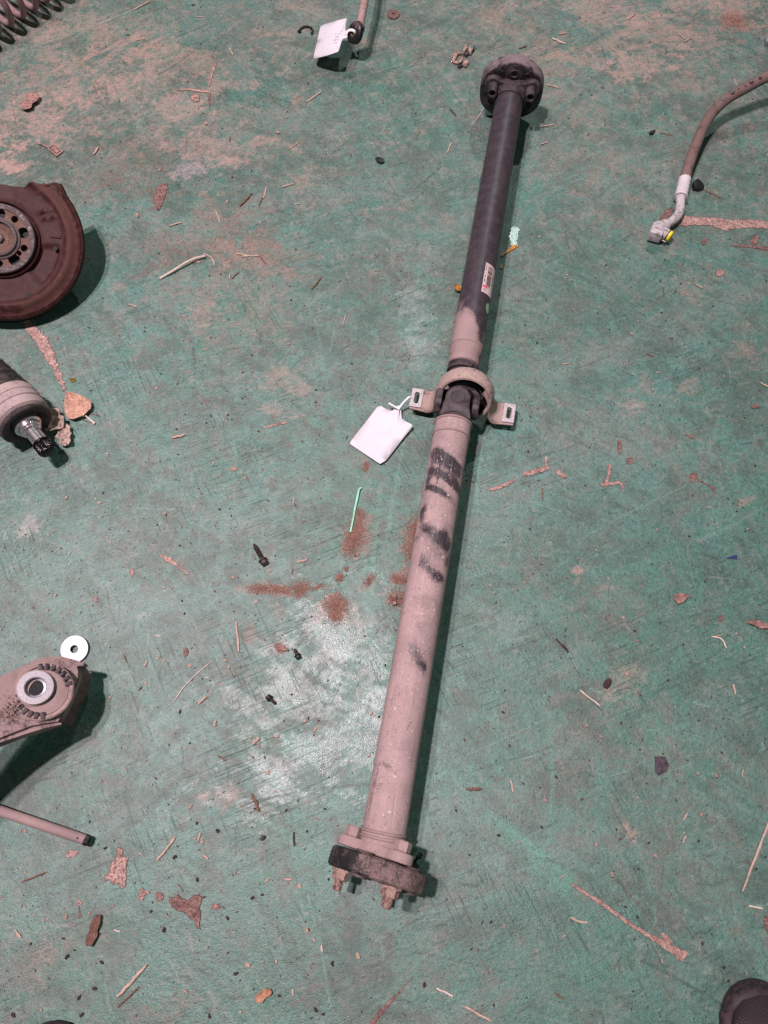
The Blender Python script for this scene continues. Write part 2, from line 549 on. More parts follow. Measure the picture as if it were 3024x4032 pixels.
lay(sm(fs3, .56, .68) * .24 * reg3, (.050, .10, .085))
lay(sm(fbm(s1x * 2.2, s1y * 9, 160, 4, .6), .52, .68) * .30, (.155, .20, .185))
lay(sm(fbm(GX * 16 + 4, GY * 16, 171, 5, .7), .53, .65) * .38, (.058, .088, .073))
lay(sm(fbm(s2x * 20, s2y * 46, 172, 5, .7), .55, .66) * .40, (.050, .078, .064))
ROUGH += dirt * .5
GLOSS = np.zeros((NYg, NXg))

def uvblob(px, py, rx, ry, a=0.0):
    """soft ellipse given in photo pixels, turned into floor metres (rx along photo x)"""
    c = W(px, py)
    ex = (W(px + rx, py) - c).length
    ey = (W(px, py + ry) - c).length
    dx, dy = GX - c.x, GY - c.y
    ca, sa = math.cos(a), math.sin(a)
    q = np.sqrt(((dx * ca + dy * sa) / ex) ** 2 + ((-dx * sa + dy * ca) / ey) ** 2)
    return q

TX1 = fbm(GX * 24, GY * 24, 181, 6, .85)
TX2 = fbm(s1x * 16 + 9, s1y * 50, 191, 6, .85)
def stain_glare_shade(px, py, rx, ry, col, k=.7, a=0.0, seed=3):
    tx = (TX1, TX2)[seed % 2]
    q = uvblob(px, py, rx, ry, a) + 4.6 * (tx - .5) + 1.6 * (streak - .5)
    m = sm(-q, -1.15, -.55)
    lay(np.clip(m * k * (.75 + 1.1 * (grain - .5) + .9 * (mid - .5)), 0, 1), col)

PINK, TAN, BROWN, WHITE, GREY = (.42, .265, .235), (.34, .238, .20), (.125, .078, .066), (.42, .46, .46), (.19, .19, .17)
STAINS_GLARE_SHADE = [  # dirt stains, plus lamp glare and a soft shadow painted as tones
    (2850, 20, 240, 60, PINK, .75), (2370, 40, 200, 60, PINK, .55), (2520, 255, 95, 50, PINK, .7), (2600, 110, 170, 60, PINK, .55), (2300, 220, 120, 50, PINK, .5),
    (2420, 180, 110, 22, TAN, .6), (2660, 220, 60, 16, PINK, .6), (2220, 230, 70, 20, TAN, .5), (2840, 110, 40, 30, TAN, .5),
    (40, 560, 75, 35, PINK, .85), (30, 650, 70, 50, PINK, .9), (280, 250, 90, 40, TAN, .45), (420, 300, 80, 40, TAN, .55), (570, 290, 45, 35, PINK, .6),
    (740, 670, 60, 30, (.40, .30, .32), .8), (620, 760, 40, 70, BROWN, .65), (890, 630, 40, 22, PINK, .55), (470, 700, 60, 30, BROWN, .5),
    (580, 120, 110, 50, TAN, .4), (520, 220, 110, 40, PINK, .35), (900, 960, 150, 60, BROWN, .55), (980, 1010, 140, 40, PINK, .4), (700, 1020, 120, 60, BROWN, .45),
    (1080, 1040, 80, 50, BROWN, .45), (810, 1230, 40, 60, PINK, .5), (1120, 1500, 100, 50, TAN, .5), (1090, 1620, 60, 20, PINK, .5), (800, 1580, 30, 20, BROWN, .8),
    (1200, 30, 90, 25, TAN, .4), (1130, 130, 110, 20, TAN, .45), (1450, 170, 60, 30, TAN, .4), (1900, 70, 70, 40, TAN, .35), (2080, 20, 120, 20, PINK, .5),
    (130, 2080, 60, 40, (.36, .33, .31), .6), (480, 2060, 60, 14, BROWN, .5), (850, 2120, 90, 12, BROWN, .5), (560, 2420, 40, 18, WHITE, .5), (60, 2330, 60, 60, BROWN, .35),
    (1630, 1180, 70, 60, WHITE, .3), (1660, 1260, 40, 60, WHITE, .3), (1640, 1370, 45, 60, WHITE, .3), (1700, 1350, 30, 40, WHITE, .3),
    (1330, 2480, 170, 90, WHITE, .2), (1440, 2640, 110, 60, WHITE, .2), (1430, 2780, 80, 34, (.5, .54, .55), .5), (1480, 2760, 40, 50, (.5, .54, .55), .45), (1110, 2700, 70, 60, WHITE, .2), (1290, 2570, 90, 70, WHITE, .2),  # pale patches paint the lamp's glare into the floor colour
    (1060, 3060, 120, 75, (.36, .40, .41), .35), (1190, 3130, 90, 60, WHITE, .2), (1400, 2980, 70, 60, WHITE, .2), (1040, 2850, 60, 60, WHITE, .2), (840, 2690, 60, 30, BROWN, .35), (900, 3130, 70, 50, TAN, .45), (800, 3230, 60, 40, BROWN, .35),  # the whitish ones are painted glare too; brown and tan are dirt
    (2000, 2450, 130, 60, (.17, .24, .23), .6), (2400, 2450, 90, 40, BROWN, .35), (2480, 2660, 70, 60, TAN, .45), (2340, 2700, 60, 40, BROWN, .35), (2270, 2810, 80, 60, BROWN, .4), (2410, 2740, 30, 50, TAN, .5),
    (2380, 2310, 60, 18, PINK, .4), (2270, 2240, 25, 14, PINK, .55), (2690, 1530, 50, 30, TAN, .5), (2480, 1590, 40, 40, PINK, .5), (2520, 1530, 50, 40, TAN, .5), (2380, 1380, 120, 60, GREY, .5), (2720, 1140, 50, 40, TAN, .4), (2950, 1390, 50, 40, TAN, .35),
    (2920, 3270, 1, 1, TAN, .1), (2460, 3265, 40, 30, TAN, .6), (2270, 3100, 120, 70, BROWN, .35), (2480, 3280, 30, 30, PINK, .4), (2350, 3000, 90, 40, BROWN, .35), (1830, 3340, 60, 40, BROWN, .4),
    (60, 3860, 140, 170, (.17, .13, .115), .5), (170, 3830, 40, 110, (.24, .17, .15), .45), (650, 3990, 160, 60, (.17, .13, .105), .55), (1220, 3900, 45, 60, BROWN, .55), (1180, 3660, 40, 40, BROWN, .35), (960, 3690, 50, 40, BROWN, .4),
    (2100, 3850, 140, 60, (.05, .12, .09), .3), (2060, 3240, 60, 30, BROWN, .35), (1950, 3390, 60, 40, (.17, .26, .24), .5),  # the dark green patch is a soft cast shadow painted in
    (1420, 2090, 45, 100, (.27, .14, .11), .6), (1630, 2130, 55, 130, (.27, .14, .11), .65), (1060, 2325, 110, 22, (.27, .14, .11), .6), (1325, 2390, 55, 55, (.27, .14, .11), .65), (1390, 2440, 55, 45, (.22, .19, .14), .5), (1570, 2360, 60, 40, (.22, .12, .1), .6),
    (1440, 1830, 14, 60, (.28, .15, .12), .6), (1460, 2290, 50, 40, (.27, .16, .13), .45), (1100, 2430, 20, 40, (.24, .2, .14), .5), (980, 2520, 40, 40, (.24, .15, .12), .5), (1120, 2560, 40, 30, (.3, .2, .19), .5),
    (0, 150, 160, 90, (.21, .20, .18), .7), (150, 140, 130, 40, (.33, .26, .22), .5), (2890, 84, 60, 36, (.30, .14, .11), .5), (2960, 1960, 40, 16, PINK, .5), (2290, 1330, 90, 24, GREY, .4), (2850, 2080, 60, 30, (.08, .18, .13), .6),
    (2240, 420, 110, 60, TAN, .35), (2180, 280, 70, 40, TAN, .4), (1780, 900, 80, 50, GREY, .35), (1820, 560, 70, 40, GREY, .3),
]
STAINS_GLARE_SHADE += [(700, 420, 100, 40, PINK, .6), (480, 330, 80, 40, PINK, .6), (250, 400, 100, 35, PINK, .6), (620, 180, 90, 30, PINK, .5), (900, 330, 90, 30, PINK, .45), (1000, 1010, 140, 45, (.22, .135, .115), .6), (760, 1180, 60, 90, (.24, .16, .14), .45), (1080, 560, 90, 30, PINK, .4), (2150, 250, 90, 60, (.26, .18, .155), .5), (2700, 330, 80, 30, TAN, .4), (640, 980, 110, 50, (.2, .135, .115), .5), (1160, 700, 60, 40, TAN, .4), (300, 330, 260, 120, TAN, .6), (130, 480, 190, 100, PINK, .6), (700, 250, 240, 90, TAN, .5), (560, 640, 180, 120, (.20, .13, .11), .5), (830, 560, 170, 70, PINK, .45), (350, 110, 240, 70, TAN, .5), (1000, 450, 170, 60, TAN, .26), (620, 430, 200, 90, (.25, .24, .21), .4), (940, 940, 220, 110, (.24, .155, .13), .55), (860, 1130, 220, 130, (.22, .18, .155), .5), (1100, 1200, 120, 120, (.22, .20, .17), .3), (2300, 620, 260, 90, (.22, .21, .18), .35), (2050, 120, 160, 60, TAN, .35), (2420, 1700, 300, 120, (.19, .19, .17), .35), (2250, 2900, 250, 120, (.17, .18, .16), .3)]
for i, s in enumerate(STAINS_GLARE_SHADE):
    stain_glare_shade(s[0], s[1], s[2], s[3], s[4], s[5], a=random.uniform(-.5, .5), seed=i % 7)

for (px, py, rx, ry) in ((1330, 2520, 260, 200), (1420, 2780, 150, 130), (1080, 3060, 230, 190), (1150, 2760, 200, 170), (1280, 2950, 260, 200), (1650, 1240, 130, 200)):
    pass
for (px, py, rx, ry) in ((1330, 2520, 230, 180), (1430, 2780, 170, 120), (1070, 3060, 230, 150), (1130, 2760, 180, 150), (1290, 2960, 230, 170), (1650, 1240, 110, 190), (1480, 2620, 110, 160)):
    GLOSS = np.maximum(GLOSS, sm(-uvblob(px, py, rx, ry) - 3.8 * (TX2 - .5) - 2.2 * (st2 - .5), -1.05, -.35))

def scratch(p, q, w, col, k, wob=0.0):
    global C
    a, b = W(*p), W(*q)
    x0, x1 = min(a.x, b.x) - .02, max(a.x, b.x) + .02
    y0, y1 = min(a.y, b.y) - .02, max(a.y, b.y) + .02
    r0 = max(0, int((y0 - Y0) / (Y1 - Y0) * (NYg - 1)) - 1)
    r1 = min(NYg, int((y1 - Y0) / (Y1 - Y0) * (NYg - 1)) + 2)
    if r1 <= r0:
        return
    gx, gy = GX[r0:r1], GY[r0:r1]
    d = V((b.x - a.x, b.y - a.y))
    L = d.length
    d /= L
    s = (gx - a.x) * d.x + (gy - a.y) * d.y
    n = -(gx - a.x) * d.y + (gy - a.y) * d.x
    if wob:
        n = n + wob * np.sin(s / L * 3.1) 
    m = sm(-np.abs(n), -w, -w * .25) * ((s > 0) & (s < L)) * k
    m = m * (.45 + .55 * sm(vn(s * 60, n * 0 + L * 100, 5), .2, .6))
    C[r0:r1] = C[r0:r1] * (1 - m[..., None]) + np.array(col) * m[..., None]

DK, LT = (.026, .060, .047), (.145, .27, .23)
for (p, q, w, c, k) in [
    ((960, 3166), (1480, 3085), .0022, DK, .8), ((600, 3180), (990, 3010), .002, LT, .5), ((600, 3060), (1100, 2860), .002, DK, .55), ((640, 2940), (830, 3090), .002, DK, .6),
    ((1000, 2960), (1520, 2730), .002, DK, .5), ((1330, 3020), (1500, 2890), .002, LT, .6), ((1400, 2600), (1530, 2720), .002, DK, .6), ((920, 2690), (1060, 2800), .002, DK, .5),
    ((1120, 2730), (1180, 2800), .002, LT, .6), ((1900, 2560), (2230, 2430), .0022, DK, .6), ((1900, 2590), (2300, 2440), .002, DK, .5), ((1850, 2550), (2200, 2460), .002, LT, .4),
    ((1420, 3700), (2000, 3830), .002, DK, .5), ((1100, 3790), (1420, 3730), .002, DK, .5), ((990, 3500), (1050, 3690), .002, DK, .5), ((1060, 3580), (1100, 3720), .002, DK, .5),
    ((2520, 3780), (2850, 3960), .0028, DK, .9), ((2430, 3460), (2590, 3680), .003, (.10, .06, .05), .7), ((2300, 3940), (2600, 3890), .002, DK, .5), ((640, 2700), (840, 2600), .0018, DK, .4),
    ((2140, 900), (2600, 1000), .002, DK, .3), ((2600, 1140), (3024, 1210), .002, DK, .4), ((870, 1400), (890, 1800), .002, DK, .45), ((900, 1660), (930, 1850), .0025, LT, .6), ((760, 1200), (770, 1560), .002, DK, .4),
    ((620, 3470), (620, 3330), .002, DK, .5), ((930, 3230), (930, 3430), .002, DK, .5), ((1910, 1700), (1880, 2050), .003, (.14, .34, .27), .5), ((1500, 1900), (1460, 2500), .006, (.11, .28, .22), .35), ((1600, 1700), (1530, 2100), .004, (.12, .30, .24), .4),
    ((980, 2100), (1040, 2300), .005, (.12, .30, .24), .4), ((1240, 1250), (1300, 1600), .004, (.12, .30, .24), .35), ((1060, 600), (1110, 500), .003, LT, .4), ((1090, 300), (1260, 180), .003, (.30, .34, .30), .5), ((1100, 300), (1300, 200), .0025, LT, .3),
    ((500, 420), (740, 520), .003, LT, .3), ((640, 660), (740, 740), .003, LT, .4), ((520, 90), (860, 330), .002, LT, .25), ((80, 200), (520, 40), .004, (.30, .32, .29), .45), ((2070, 2400), (1720, 2600), .002, DK, .5),
    ((2580, 2000), (3024, 1930), .008, (.07, .17, .14), .5), ((2560, 2200), (3024, 1950), .010, (.055, .18, .13), .55), ((2690, 2150), (3024, 1990), .004, LT, .35), ((2600, 2450), (2900, 2370), .003, DK, .4), ((2680, 2530), (2760, 2700), .006, DK, .3),
    ((1900, 3200), (2250, 3500), .025, (.085, .25, .19), .6), ((1960, 3240), (2200, 3420), .01, (.10, .28, .22), .5), ((2000, 3500), (2160, 3560), .01, DK, .2), ((2160, 2800), (2160, 3330), .006, (.09, .25, .2), .5), ((2360, 2950), (2360, 3250), .008, (.06, .19, .15), .5),
    ((0, 2560), (420, 2440), .002, LT, .25), ((390, 2680), (560, 2620), .002, LT, .5), ((400, 2730), (600, 2660), .002, LT, .4), ((370, 2960), (500, 2860), .002, LT, .5), ((370, 3100), (420, 3010), .002, LT, .4),
    ((280, 3260), (520, 3150), .002, DK, .5), ((100, 3270), (200, 3230), .002, LT, .4),
]:
    scratch(p, q, w, c, k, wob=random.uniform(-.006, .006))
for i in range(90):
    px, py = random.gauss(1150, 520), random.gauss(2950, 420)
    a = random.choice([rad(-20), rad(-20), rad(-24), rad(38), rad(85)]) + random.gauss(0, .1)
    L = random.choice([120, 200, 320, 450])
    scratch((px, py), (px + L * math.cos(a), py + L * math.sin(a)), random.uniform(.0012, .0020), random.choice([DK, DK, LT]), random.uniform(.3, .75), wob=random.uniform(-.004, .004))
for i in range(2600):
    px, py = random.uniform(-200, 3200), random.uniform(-100, 4100)
    a = random.choice([rad(-22), rad(-22), rad(12), rad(80), random.uniform(0, 3.14)]) + random.gauss(0, .15)
    L = random.choice([10, 14, 20, 20, 30, 50, 80, 140])
    scratch((px, py), (px + L * math.cos(a), py + L * math.sin(a)), random.uniform(.0012, .0022), random.choice([DK, DK, DK, LT, (.22, .21, .19)]), random.uniform(.35, .95), wob=random.uniform(-.004, .004))

verts = np.empty((NYg * NXg, 3))
verts[:, 0] = GX.ravel()
verts[:, 1] = GY.ravel()
verts[:, 2] = ((fbm(GX * 14, GY * 14, 91, 3) - .5) * .0007).ravel()
verts[:, 2] -= verts[:, 2].max()
idx = np.arange(NYg * NXg).reshape(NYg, NXg)
quads = np.stack([idx[:-1, :-1], idx[:-1, 1:], idx[1:, 1:], idx[1:, :-1]], -1).reshape(-1, 4)
FAR = 7.0
ext = np.array([[-FAR, -FAR, 0], [FAR, -FAR, 0], [FAR, FAR, 0], [-FAR, FAR, 0]], float)
nb = len(verts)
verts = np.vstack([verts, ext])
c00, c10, c11, c01 = idx[0, 0], idx[0, -1], idx[-1, -1], idx[-1, 0]
rims = [[nb, nb + 1] + idx[0, ::-1].tolist(), [nb + 1, nb + 2] + idx[::-1, -1].tolist(), [nb + 2, nb + 3] + idx[-1, :].tolist(), [nb + 3, nb] + idx[:, 0].tolist()]
loops_ = np.concatenate([quads.ravel()] + [np.array(r) for r in rims]).astype(np.int32)
starts = np.concatenate([np.arange(len(quads)) * 4, len(quads) * 4 + np.cumsum([0] + [len(r) for r in rims[:-1]])]).astype(np.int32)
me = bpy.data.meshes.new('floor')
me.vertices.add(len(verts))
me.vertices.foreach_set('co', verts.astype(np.float32).ravel())
me.loops.add(len(loops_))
me.loops.foreach_set('vertex_index', loops_)
me.polygons.add(len(starts))
me.polygons.foreach_set('loop_start', starts)
me.update(calc_edges=True)
me.validate()
colors = np.ones((len(verts), 4))
colors[:nb, :3] = np.clip(C.reshape(-1, 3), .004, .9)
colors[nb:, :3] = green
ca = me.color_attributes.new('paint', 'FLOAT_COLOR', 'POINT')
ca.data.foreach_set('color', colors.ravel())
fa = me.attributes.new('dirt', 'FLOAT', 'POINT')
dv = np.zeros(len(verts))
dv[:nb] = ROUGH.ravel()
fa.data.foreach_set('value', dv)
fg = me.attributes.new('gloss', 'FLOAT', 'POINT')
dg_ = np.zeros(len(verts))
dg_[:nb] = GLOSS.ravel()
fg.data.foreach_set('value', dg_)

def floor_mat():
    m, nt, b = new_mat('worn_green_floor_paint')
    k = NB(nt)
    col = k.attr('paint').outputs['Color']
    dirt = k.attr('dirt').outputs['Fac']
    gloss = k.attr('gloss').outputs['Fac']
    nf = k.noise(620, 2, .7)
    nm = k.noise(150, 3, .7)
    col = k.mix(1.0, col, k.mix(k.step(nf, .3, .72), (.70, .70, .70), (1.26, 1.26, 1.26)), 'MULTIPLY')
    col = k.mix(1.0, col, k.mix(k.step(nm, .3, .72), (.82, .83, .83), (1.15, 1.13, 1.13)), 'MULTIPLY')
    # fine hair scratches: two families, each in its own areas
    scr = None
    for r, sc, lo, of in ((22, (11, 340, 1), .595, 3), (-63, (10, 300, 1), .605, 11)):
        vv = k.mapping(scale=sc, loc=(r * .37, r * .11, 0), vec=k.mapping(rot=(0, 0, rad(-r))))
        s_ = k.step(k.noise(1.0, 2, .6, vv, .5), lo, lo + .06)
        s_ = k.math('MULTIPLY', s_, k.step(k.noise(5.5, 3, .6, k.mapping(loc=(of, 9, 0))), .47, .66))
        scr = s_ if scr is None else k.math('MAXIMUM', scr, s_)
    col = k.mix(k.math('MULTIPLY', scr, .55), col, (.032, .058, .047))
    # specks of soot and grit
    d1 = k.noise(230, 2, .65, k.mapping(loc=(1.3, 2.1, 0)))
    d1b = k.step(k.math('ADD', d1, k.math('MULTIPLY', k.math('SUBTRACT', nm, .5), .10)), .635, .68)
    col = k.mix(k.math('MULTIPLY', d1b, .8), col, (.030, .024, .020))
    col = k.mix(k.math('MULTIPLY', k.step(d1, .33, .28), .5), col, (.40, .32, .29))
    nt.links.new(col, b.inputs['Base Color'])
    rg = k.math('ADD', k.step(nm, .25, .75, .40, .52), k.math('MULTIPLY', dirt, .22), True)
    rg = k.math('SUBTRACT', rg, k.math('MULTIPLY', gloss, .15))
    nt.links.new(rg, b.inputs['Roughness'])
    b.inputs['Specular IOR Level'].default_value = .74
    h = k.math('ADD', k.math('MULTIPLY', nm, 1.6), nf)
    h = k.math('SUBTRACT', h, k.math('MULTIPLY', scr, .7))
    bn = k.bump(h, .55, .0010)
    k.put(bn.node.inputs['Strength'], k.step(gloss, 0, 1, .55, .45))
    nt.links.new(bn, b.inputs['Normal'])
    return m
M['floor'] = floor_mat()
floor = bpy.data.objects.new('floor', me)
COL.objects.link(floor)
me.materials.append(M['floor'])
me.polygons.foreach_set('use_smooth', np.ones(len(me.polygons), dtype=bool))
floor['kind'] = 'structure'

# bare patches where the paint has come off
PZ = [0]
def patch_obj(pts, mat, name='bare_concrete_patch', z=.0006, jag=.10, sub=5, world_pts=False):
    """ragged flat patch from an outline in photo pixels"""
    P = [V(p) if world_pts else W(p[0], p[1]) for p in pts]
    PZ[0] += 1
    z = z + .00004 * (PZ[0] % 12)
    n = len(P)
    per_ = sum((P[i] - P[(i + 1) % n]).length for i in range(n))
    ar_ = abs(sum(P[i].x * P[(i + 1) % n].y - P[(i + 1) % n].x * P[i].y for i in range(n))) / 2
    hw_ = ar_ / max(per_, 1e-6)
    out = []
    size = max((a - b).length for a in P for b in P)
    for i in range(n):
        a, b = P[i], P[(i + 1) % n]
        L = (b - a).length
        k = max(1, min(24, int(L / .003)))
        nrm = V(((b - a).y, -(b - a).x, 0))
        nrm = nrm.normalized() if nrm.length > 0 else nrm
        for j in range(k):
            q = a.lerp(b, j / k)
            amp = min(jag * L, .0026, hw_ * .32)
            out.append(q + nrm * random.uniform(-amp, amp))
    bm = bmesh.new()
    lay_ = bm.verts.layers.float.new('inner')
    m_ = len(out)
    area = sum(out[i].x * out[(i + 1) % m_].y - out[(i + 1) % m_].x * out[i].y for i in range(m_))
    sg = 1 if area > 0 else -1
    w = min(.0016, hw_ * .3)
    ov, iv = [], []
    for i, q in enumerate(out):
        e = out[(i + 2) % m_] - out[i - 2]
        nn = V((-e.y, e.x, 0)) * sg
        nn = nn.normalized() if nn.length > 0 else nn
        v = bm.verts.new((q.x, q.y, z))
        v[lay_] = 0.0  # outer rim, where the edge shade is painted
        ov.append(v)
        q2 = q + nn * w
        v = bm.verts.new((q2.x, q2.y, z))
        v[lay_] = 1.0
        iv.append(v)
    for i in range(m_):
        bm.faces.new((ov[i], ov[(i + 1) % m_], iv[(i + 1) % m_], iv[i]))
    f = bm.faces.new(iv)
    bmesh.ops.triangulate(bm, faces=[f])
    bm.normal_update()
    me_ = bpy.data.meshes.new(name)
    for f in bm.faces:
        if f.normal.z < 0:
            f.normal_flip()
    bm.to_mesh(me_)
    bm.free()
    return finish(name, me_, mat, floor)

def strip(path, widths):
    """outline round a centre line given in photo pixels"""
    L, R_ = [], []
    for i, (x, y) in enumerate(path):
        x0, y0 = path[max(0, i - 1)]
        x1, y1 = path[min(len(path) - 1, i + 1)]
        d = math.hypot(x1 - x0, y1 - y0) or 1
        nx, ny = -(y1 - y0) / d, (x1 - x0) / d
        w = widths[i] if hasattr(widths, '__len__') else widths
        L.append((x + nx * w, y + ny * w))
        R_.append((x - nx * w, y - ny * w))
    return L + R_[::-1]

def rag(cx, cy, rx, ry, n=9, a=0.0):
    o = []
    for i in range(n):
        t = 2 * math.pi * i / n
        r = random.uniform(.65, 1.15)
        x, y = rx * r * math.cos(t), ry * r * math.sin(t)
        o.append((cx + x * math.cos(a) - y * math.sin(a), cy + x * math.sin(a) + y * math.cos(a)))
    return o

C1, C2 = M['concrete'], M['concrete_dark']
for pts, m in [
    (strip([(95, 1255), (125, 1300), (165, 1340), (195, 1400), (222, 1450), (240, 1500), (255, 1535)], [10, 22, 24, 20, 12, 13, 6]), C1),
    ([(2680, 848), (2720, 850), (2760, 858), (2810, 856), (2880, 868), (2950, 862), (3060, 876), (3060, 905), (2960, 898), (2890, 900), (2860, 910), (2800, 888), (2740, 888), (2660, 890), (2640, 860)], C1),
    (strip([(2600, 870), (2630, 840), (2650, 820)], [8, 14, 6]), C2),
    (rag(2973, 946, 20, 22, 10), C2), (strip([(2880, 966), (2950, 970), (3060, 984)], [3, 5, 8]), C2), (rag(2772, 950, 12, 20, 8), C2), (rag(2837, 1075, 22, 15, 9, .3), C1),
    ([(462, 3336), (484, 3345), (484, 3370), (508, 3376), (500, 3400), (498, 3450), (495, 3490), (478, 3500), (470, 3478), (440, 3480), (424, 3462), (408, 3476), (410, 3452), (432, 3430), (440, 3392), (458, 3376)], C1),
    ([(665, 3530), (690, 3535), (700, 3520), (720, 3538), (745, 3545), (760, 3525), (785, 3520), (790, 3530), (815, 3528), (792, 3545), (790, 3600), (785, 3640), (790, 3660), (778, 3655), (765, 3625), (745, 3615), (728, 3592), (700, 3585), (675, 3570)], C2),
    (rag(627, 3528, 18, 22, 9), C2), ([(550, 3500), (560, 3496), (570, 3506), (592, 3510), (585, 3520), (570, 3524), (562, 3546), (545, 3542)], C1), (rag(280, 3362, 28, 18, 10, -.35), C1), (rag(312, 3555, 14, 12, 8), C1), (strip([(313, 3568), (312, 3590), (316, 3615)], [3, 4, 9]), C2), (rag(850, 3570, 22, 14, 8), C2),
    (strip([(2245, 3478), (2290, 3506), (2380, 3565), (2480, 3638), (2545, 3680), (2590, 3700), (2620, 3725), (2660, 3745), (2700, 3770)], [5, 7, 8, 8, 9, 12, 14, 18, 22]), C1), (strip([(2605, 3672), (2620, 3690), (2640, 3715)], [5, 12, 12]), C1),
    (strip([(1927, 1928), (1960, 1920), (2000, 1905), (2030, 1889)], [4, 8, 7, 4]), C1), (strip([(2058, 1870), (2090, 1862), (2130, 1850), (2164, 1842)], [9, 11, 10, 8]), C1), (strip([(2150, 1846), (2152, 1825), (2150, 1798)], [7, 6, 5]), C1),
    (strip([(2190, 1852), (2205, 1868), (2232, 1880)], [9, 8, 8]), C1), (strip([(2400, 1830), (2398, 1870), (2388, 1895), (2368, 1912)], [10, 6, 7, 9]), C1), (strip([(2372, 1910), (2400, 1906), (2440, 1900)], [7, 7, 5]), C1), (strip([(2444, 1900), (2451, 1916), (2454, 1936)], [5, 4, 3]), C1),
    (strip([(2438, 1735), (2440, 1760), (2438, 1785)], [9, 9, 4]), C2), (rag(2480, 1815, 14, 16, 8), C2), (rag(2730, 1880, 18, 20, 9), C2), (strip([(2750, 1890), (2790, 1910), (2815, 1930)], [4, 3, 7]), C2),
    (strip([(630, 2186), (665, 2205), (700, 2228), (745, 2262)], [4, 12, 5, 5]), C1), (rag(520, 2255, 10, 16, 8), C1), (rag(732, 2570, 12, 20, 8), C2), (rag(375, 2360, 12, 14, 7), C1),
    (strip([(700, 355), (740, 352), (785, 358), (830, 362)], [4, 5, 5, 6]), C1), (strip([(848, 250), (835, 290), (822, 340)], [6, 5, 4]), C1), (rag(770, 390, 20, 20, 9), C1), (strip([(825, 370), (826, 420)], [6, 3]), C2),
    (strip([(1039, 1684), (1080, 1674), (1129, 1664)], [3, 5, 3]), C1), (rag(812, 1375, 14, 6, 7), C1), (rag(920, 1848, 16, 10, 8), C1), (strip([(1454, 4040), (1500, 3985), (1545, 3935), (1576, 3903)], [7, 10, 8, 4]), C2), (strip([(1576, 3903), (1600, 3875), (1625, 3850)], [3, 2, 1]), C2),
    (strip([(3010, 3610), (3024, 3650), (3040, 3690)], [8, 12, 8]), C2), (rag(2880, 2470, 6, 6, 6), C2), (rag(2838, 2432, 16, 14, 9), C2), (strip([(1190, 2060), (1200, 2050)], [2, 2]), C2), (rag(2010, 2270, 2, 2, 5), C2),
    (rag(630, 775, 22, 60, 12, .3), C2), (rag(770, 1030, 30, 6, 8, .1), C1), (rag(600, 505, 10, 8, 7), C1), (rag(1100, 2565, 18, 8, 7, .3), C1), (rag(2470, 2650, 8, 10, 7), C1), (strip([(2060, 1720), (2040, 1720)], [2, 2]), C1), (rag(2360, 1600, 2, 2, 5), C1),
    (rag(2975, 1600, 20, 10, 8, -.2), C2), (rag(2660, 1700, 2, 2, 5), C1), (strip([(2700, 1710), (2720, 1720), (2735, 1728)], [3, 5, 3]), C2), (rag(2260, 1730, 2, 2, 5), C2),
]:
    patch_obj(pts, m)

# wet spots
tag(patch_obj([(2012, 900), (2022, 893), (2036, 895), (2044, 905), (2038, 930), (2034, 955), (2040, 970), (2020, 975), (2010, 962), (2004, 940)], M['wet'], 'water_spot', .0011), '', '')
bpy.data.objects['water_spot'].pop('label', None) if False else None
for nm_ in ('water_spot',):
    o_ = bpy.data.objects[nm_]
    for key in ('label', 'category'):
        del o_[key]

# ------------------------------------------------------------------ the drive shaft
AXA = W(1487, 3425, .068)     # centre of the near rubber disc
AXB = W(2014, 347, .070)      # centre of the far rubber disc
AXJ = W(1797, 1600, .062)     # centre of the universal joint
dL = (AXJ - AXA).normalized()
dU = (AXB - AXJ).normalized()
LL, LU = (AXJ - AXA).length, (AXB - AXJ).length
ML, MU = frame(AXA, dL), frame(AXJ, dU)

def solve_t(o, d, py):
    lo, hi = -0.3, 1.6
    for _ in range(50):
        m = (lo + hi) / 2
        if PX(o + d * m)[1] > py:
            lo = m
        else:
            hi = m
    return lo
tl = lambda py: solve_t(AXA, dL, py)
tu = lambda py: solve_t(AXJ, dU, py)

shaft = thing('drive_shaft', 'long two-piece black drive shaft caked in pinkish dust lying across the green floor', 'drive shaft', V((AXA.x, AXA.y, 0)))

def tube_grid(o, d, t0, t1, rfun, nt, na, dust):
    """tube skin with a dust attribute; angle a = 0 on top, growing to the right"""
    F = frame(o, d)
    X, Y = V(F.col[0][:3]), V(F.col[1][:3])
    bm = bmesh.new()
    L = bm.verts.layers.float.new('dust')
    rings = []
    for i in range(nt + 1):
        t = t0 + (t1 - t0) * i / nt
        ring = []
        for k in range(na):
            a = 2 * math.pi * k / na
            r = rfun(t)
            v = bm.verts.new(o + d * t + (Y * math.cos(a) - X * math.sin(a)) * r)
            v[L] = dust(t, a if a < math.pi else a - 2 * math.pi)
            ring.append(v)
        rings.append(ring)
    for a_, b_ in zip(rings, rings[1:]):
        for k in range(na):
            bm.faces.new((a_[k], a_[(k + 1) % na], b_[(k + 1) % na], b_[k]))
    bm.faces.new(rings[0])
    bm.faces.new(rings[-1])
    return bm
# which local x is "right"?
RIGHT_SIGN = 1 if -V(frame(AXA, dL).col[0][:3]).x > 0 else -1

def view_apex(o, d, t):
    c = o + d * t
    F = frame(o, d)
    right = -V(F.col[0][:3])
    up = V(F.col[1][:3])
    e = V((0, 0, CAM_H)) - c
    return math.atan2(e.dot(right), e.dot(up))

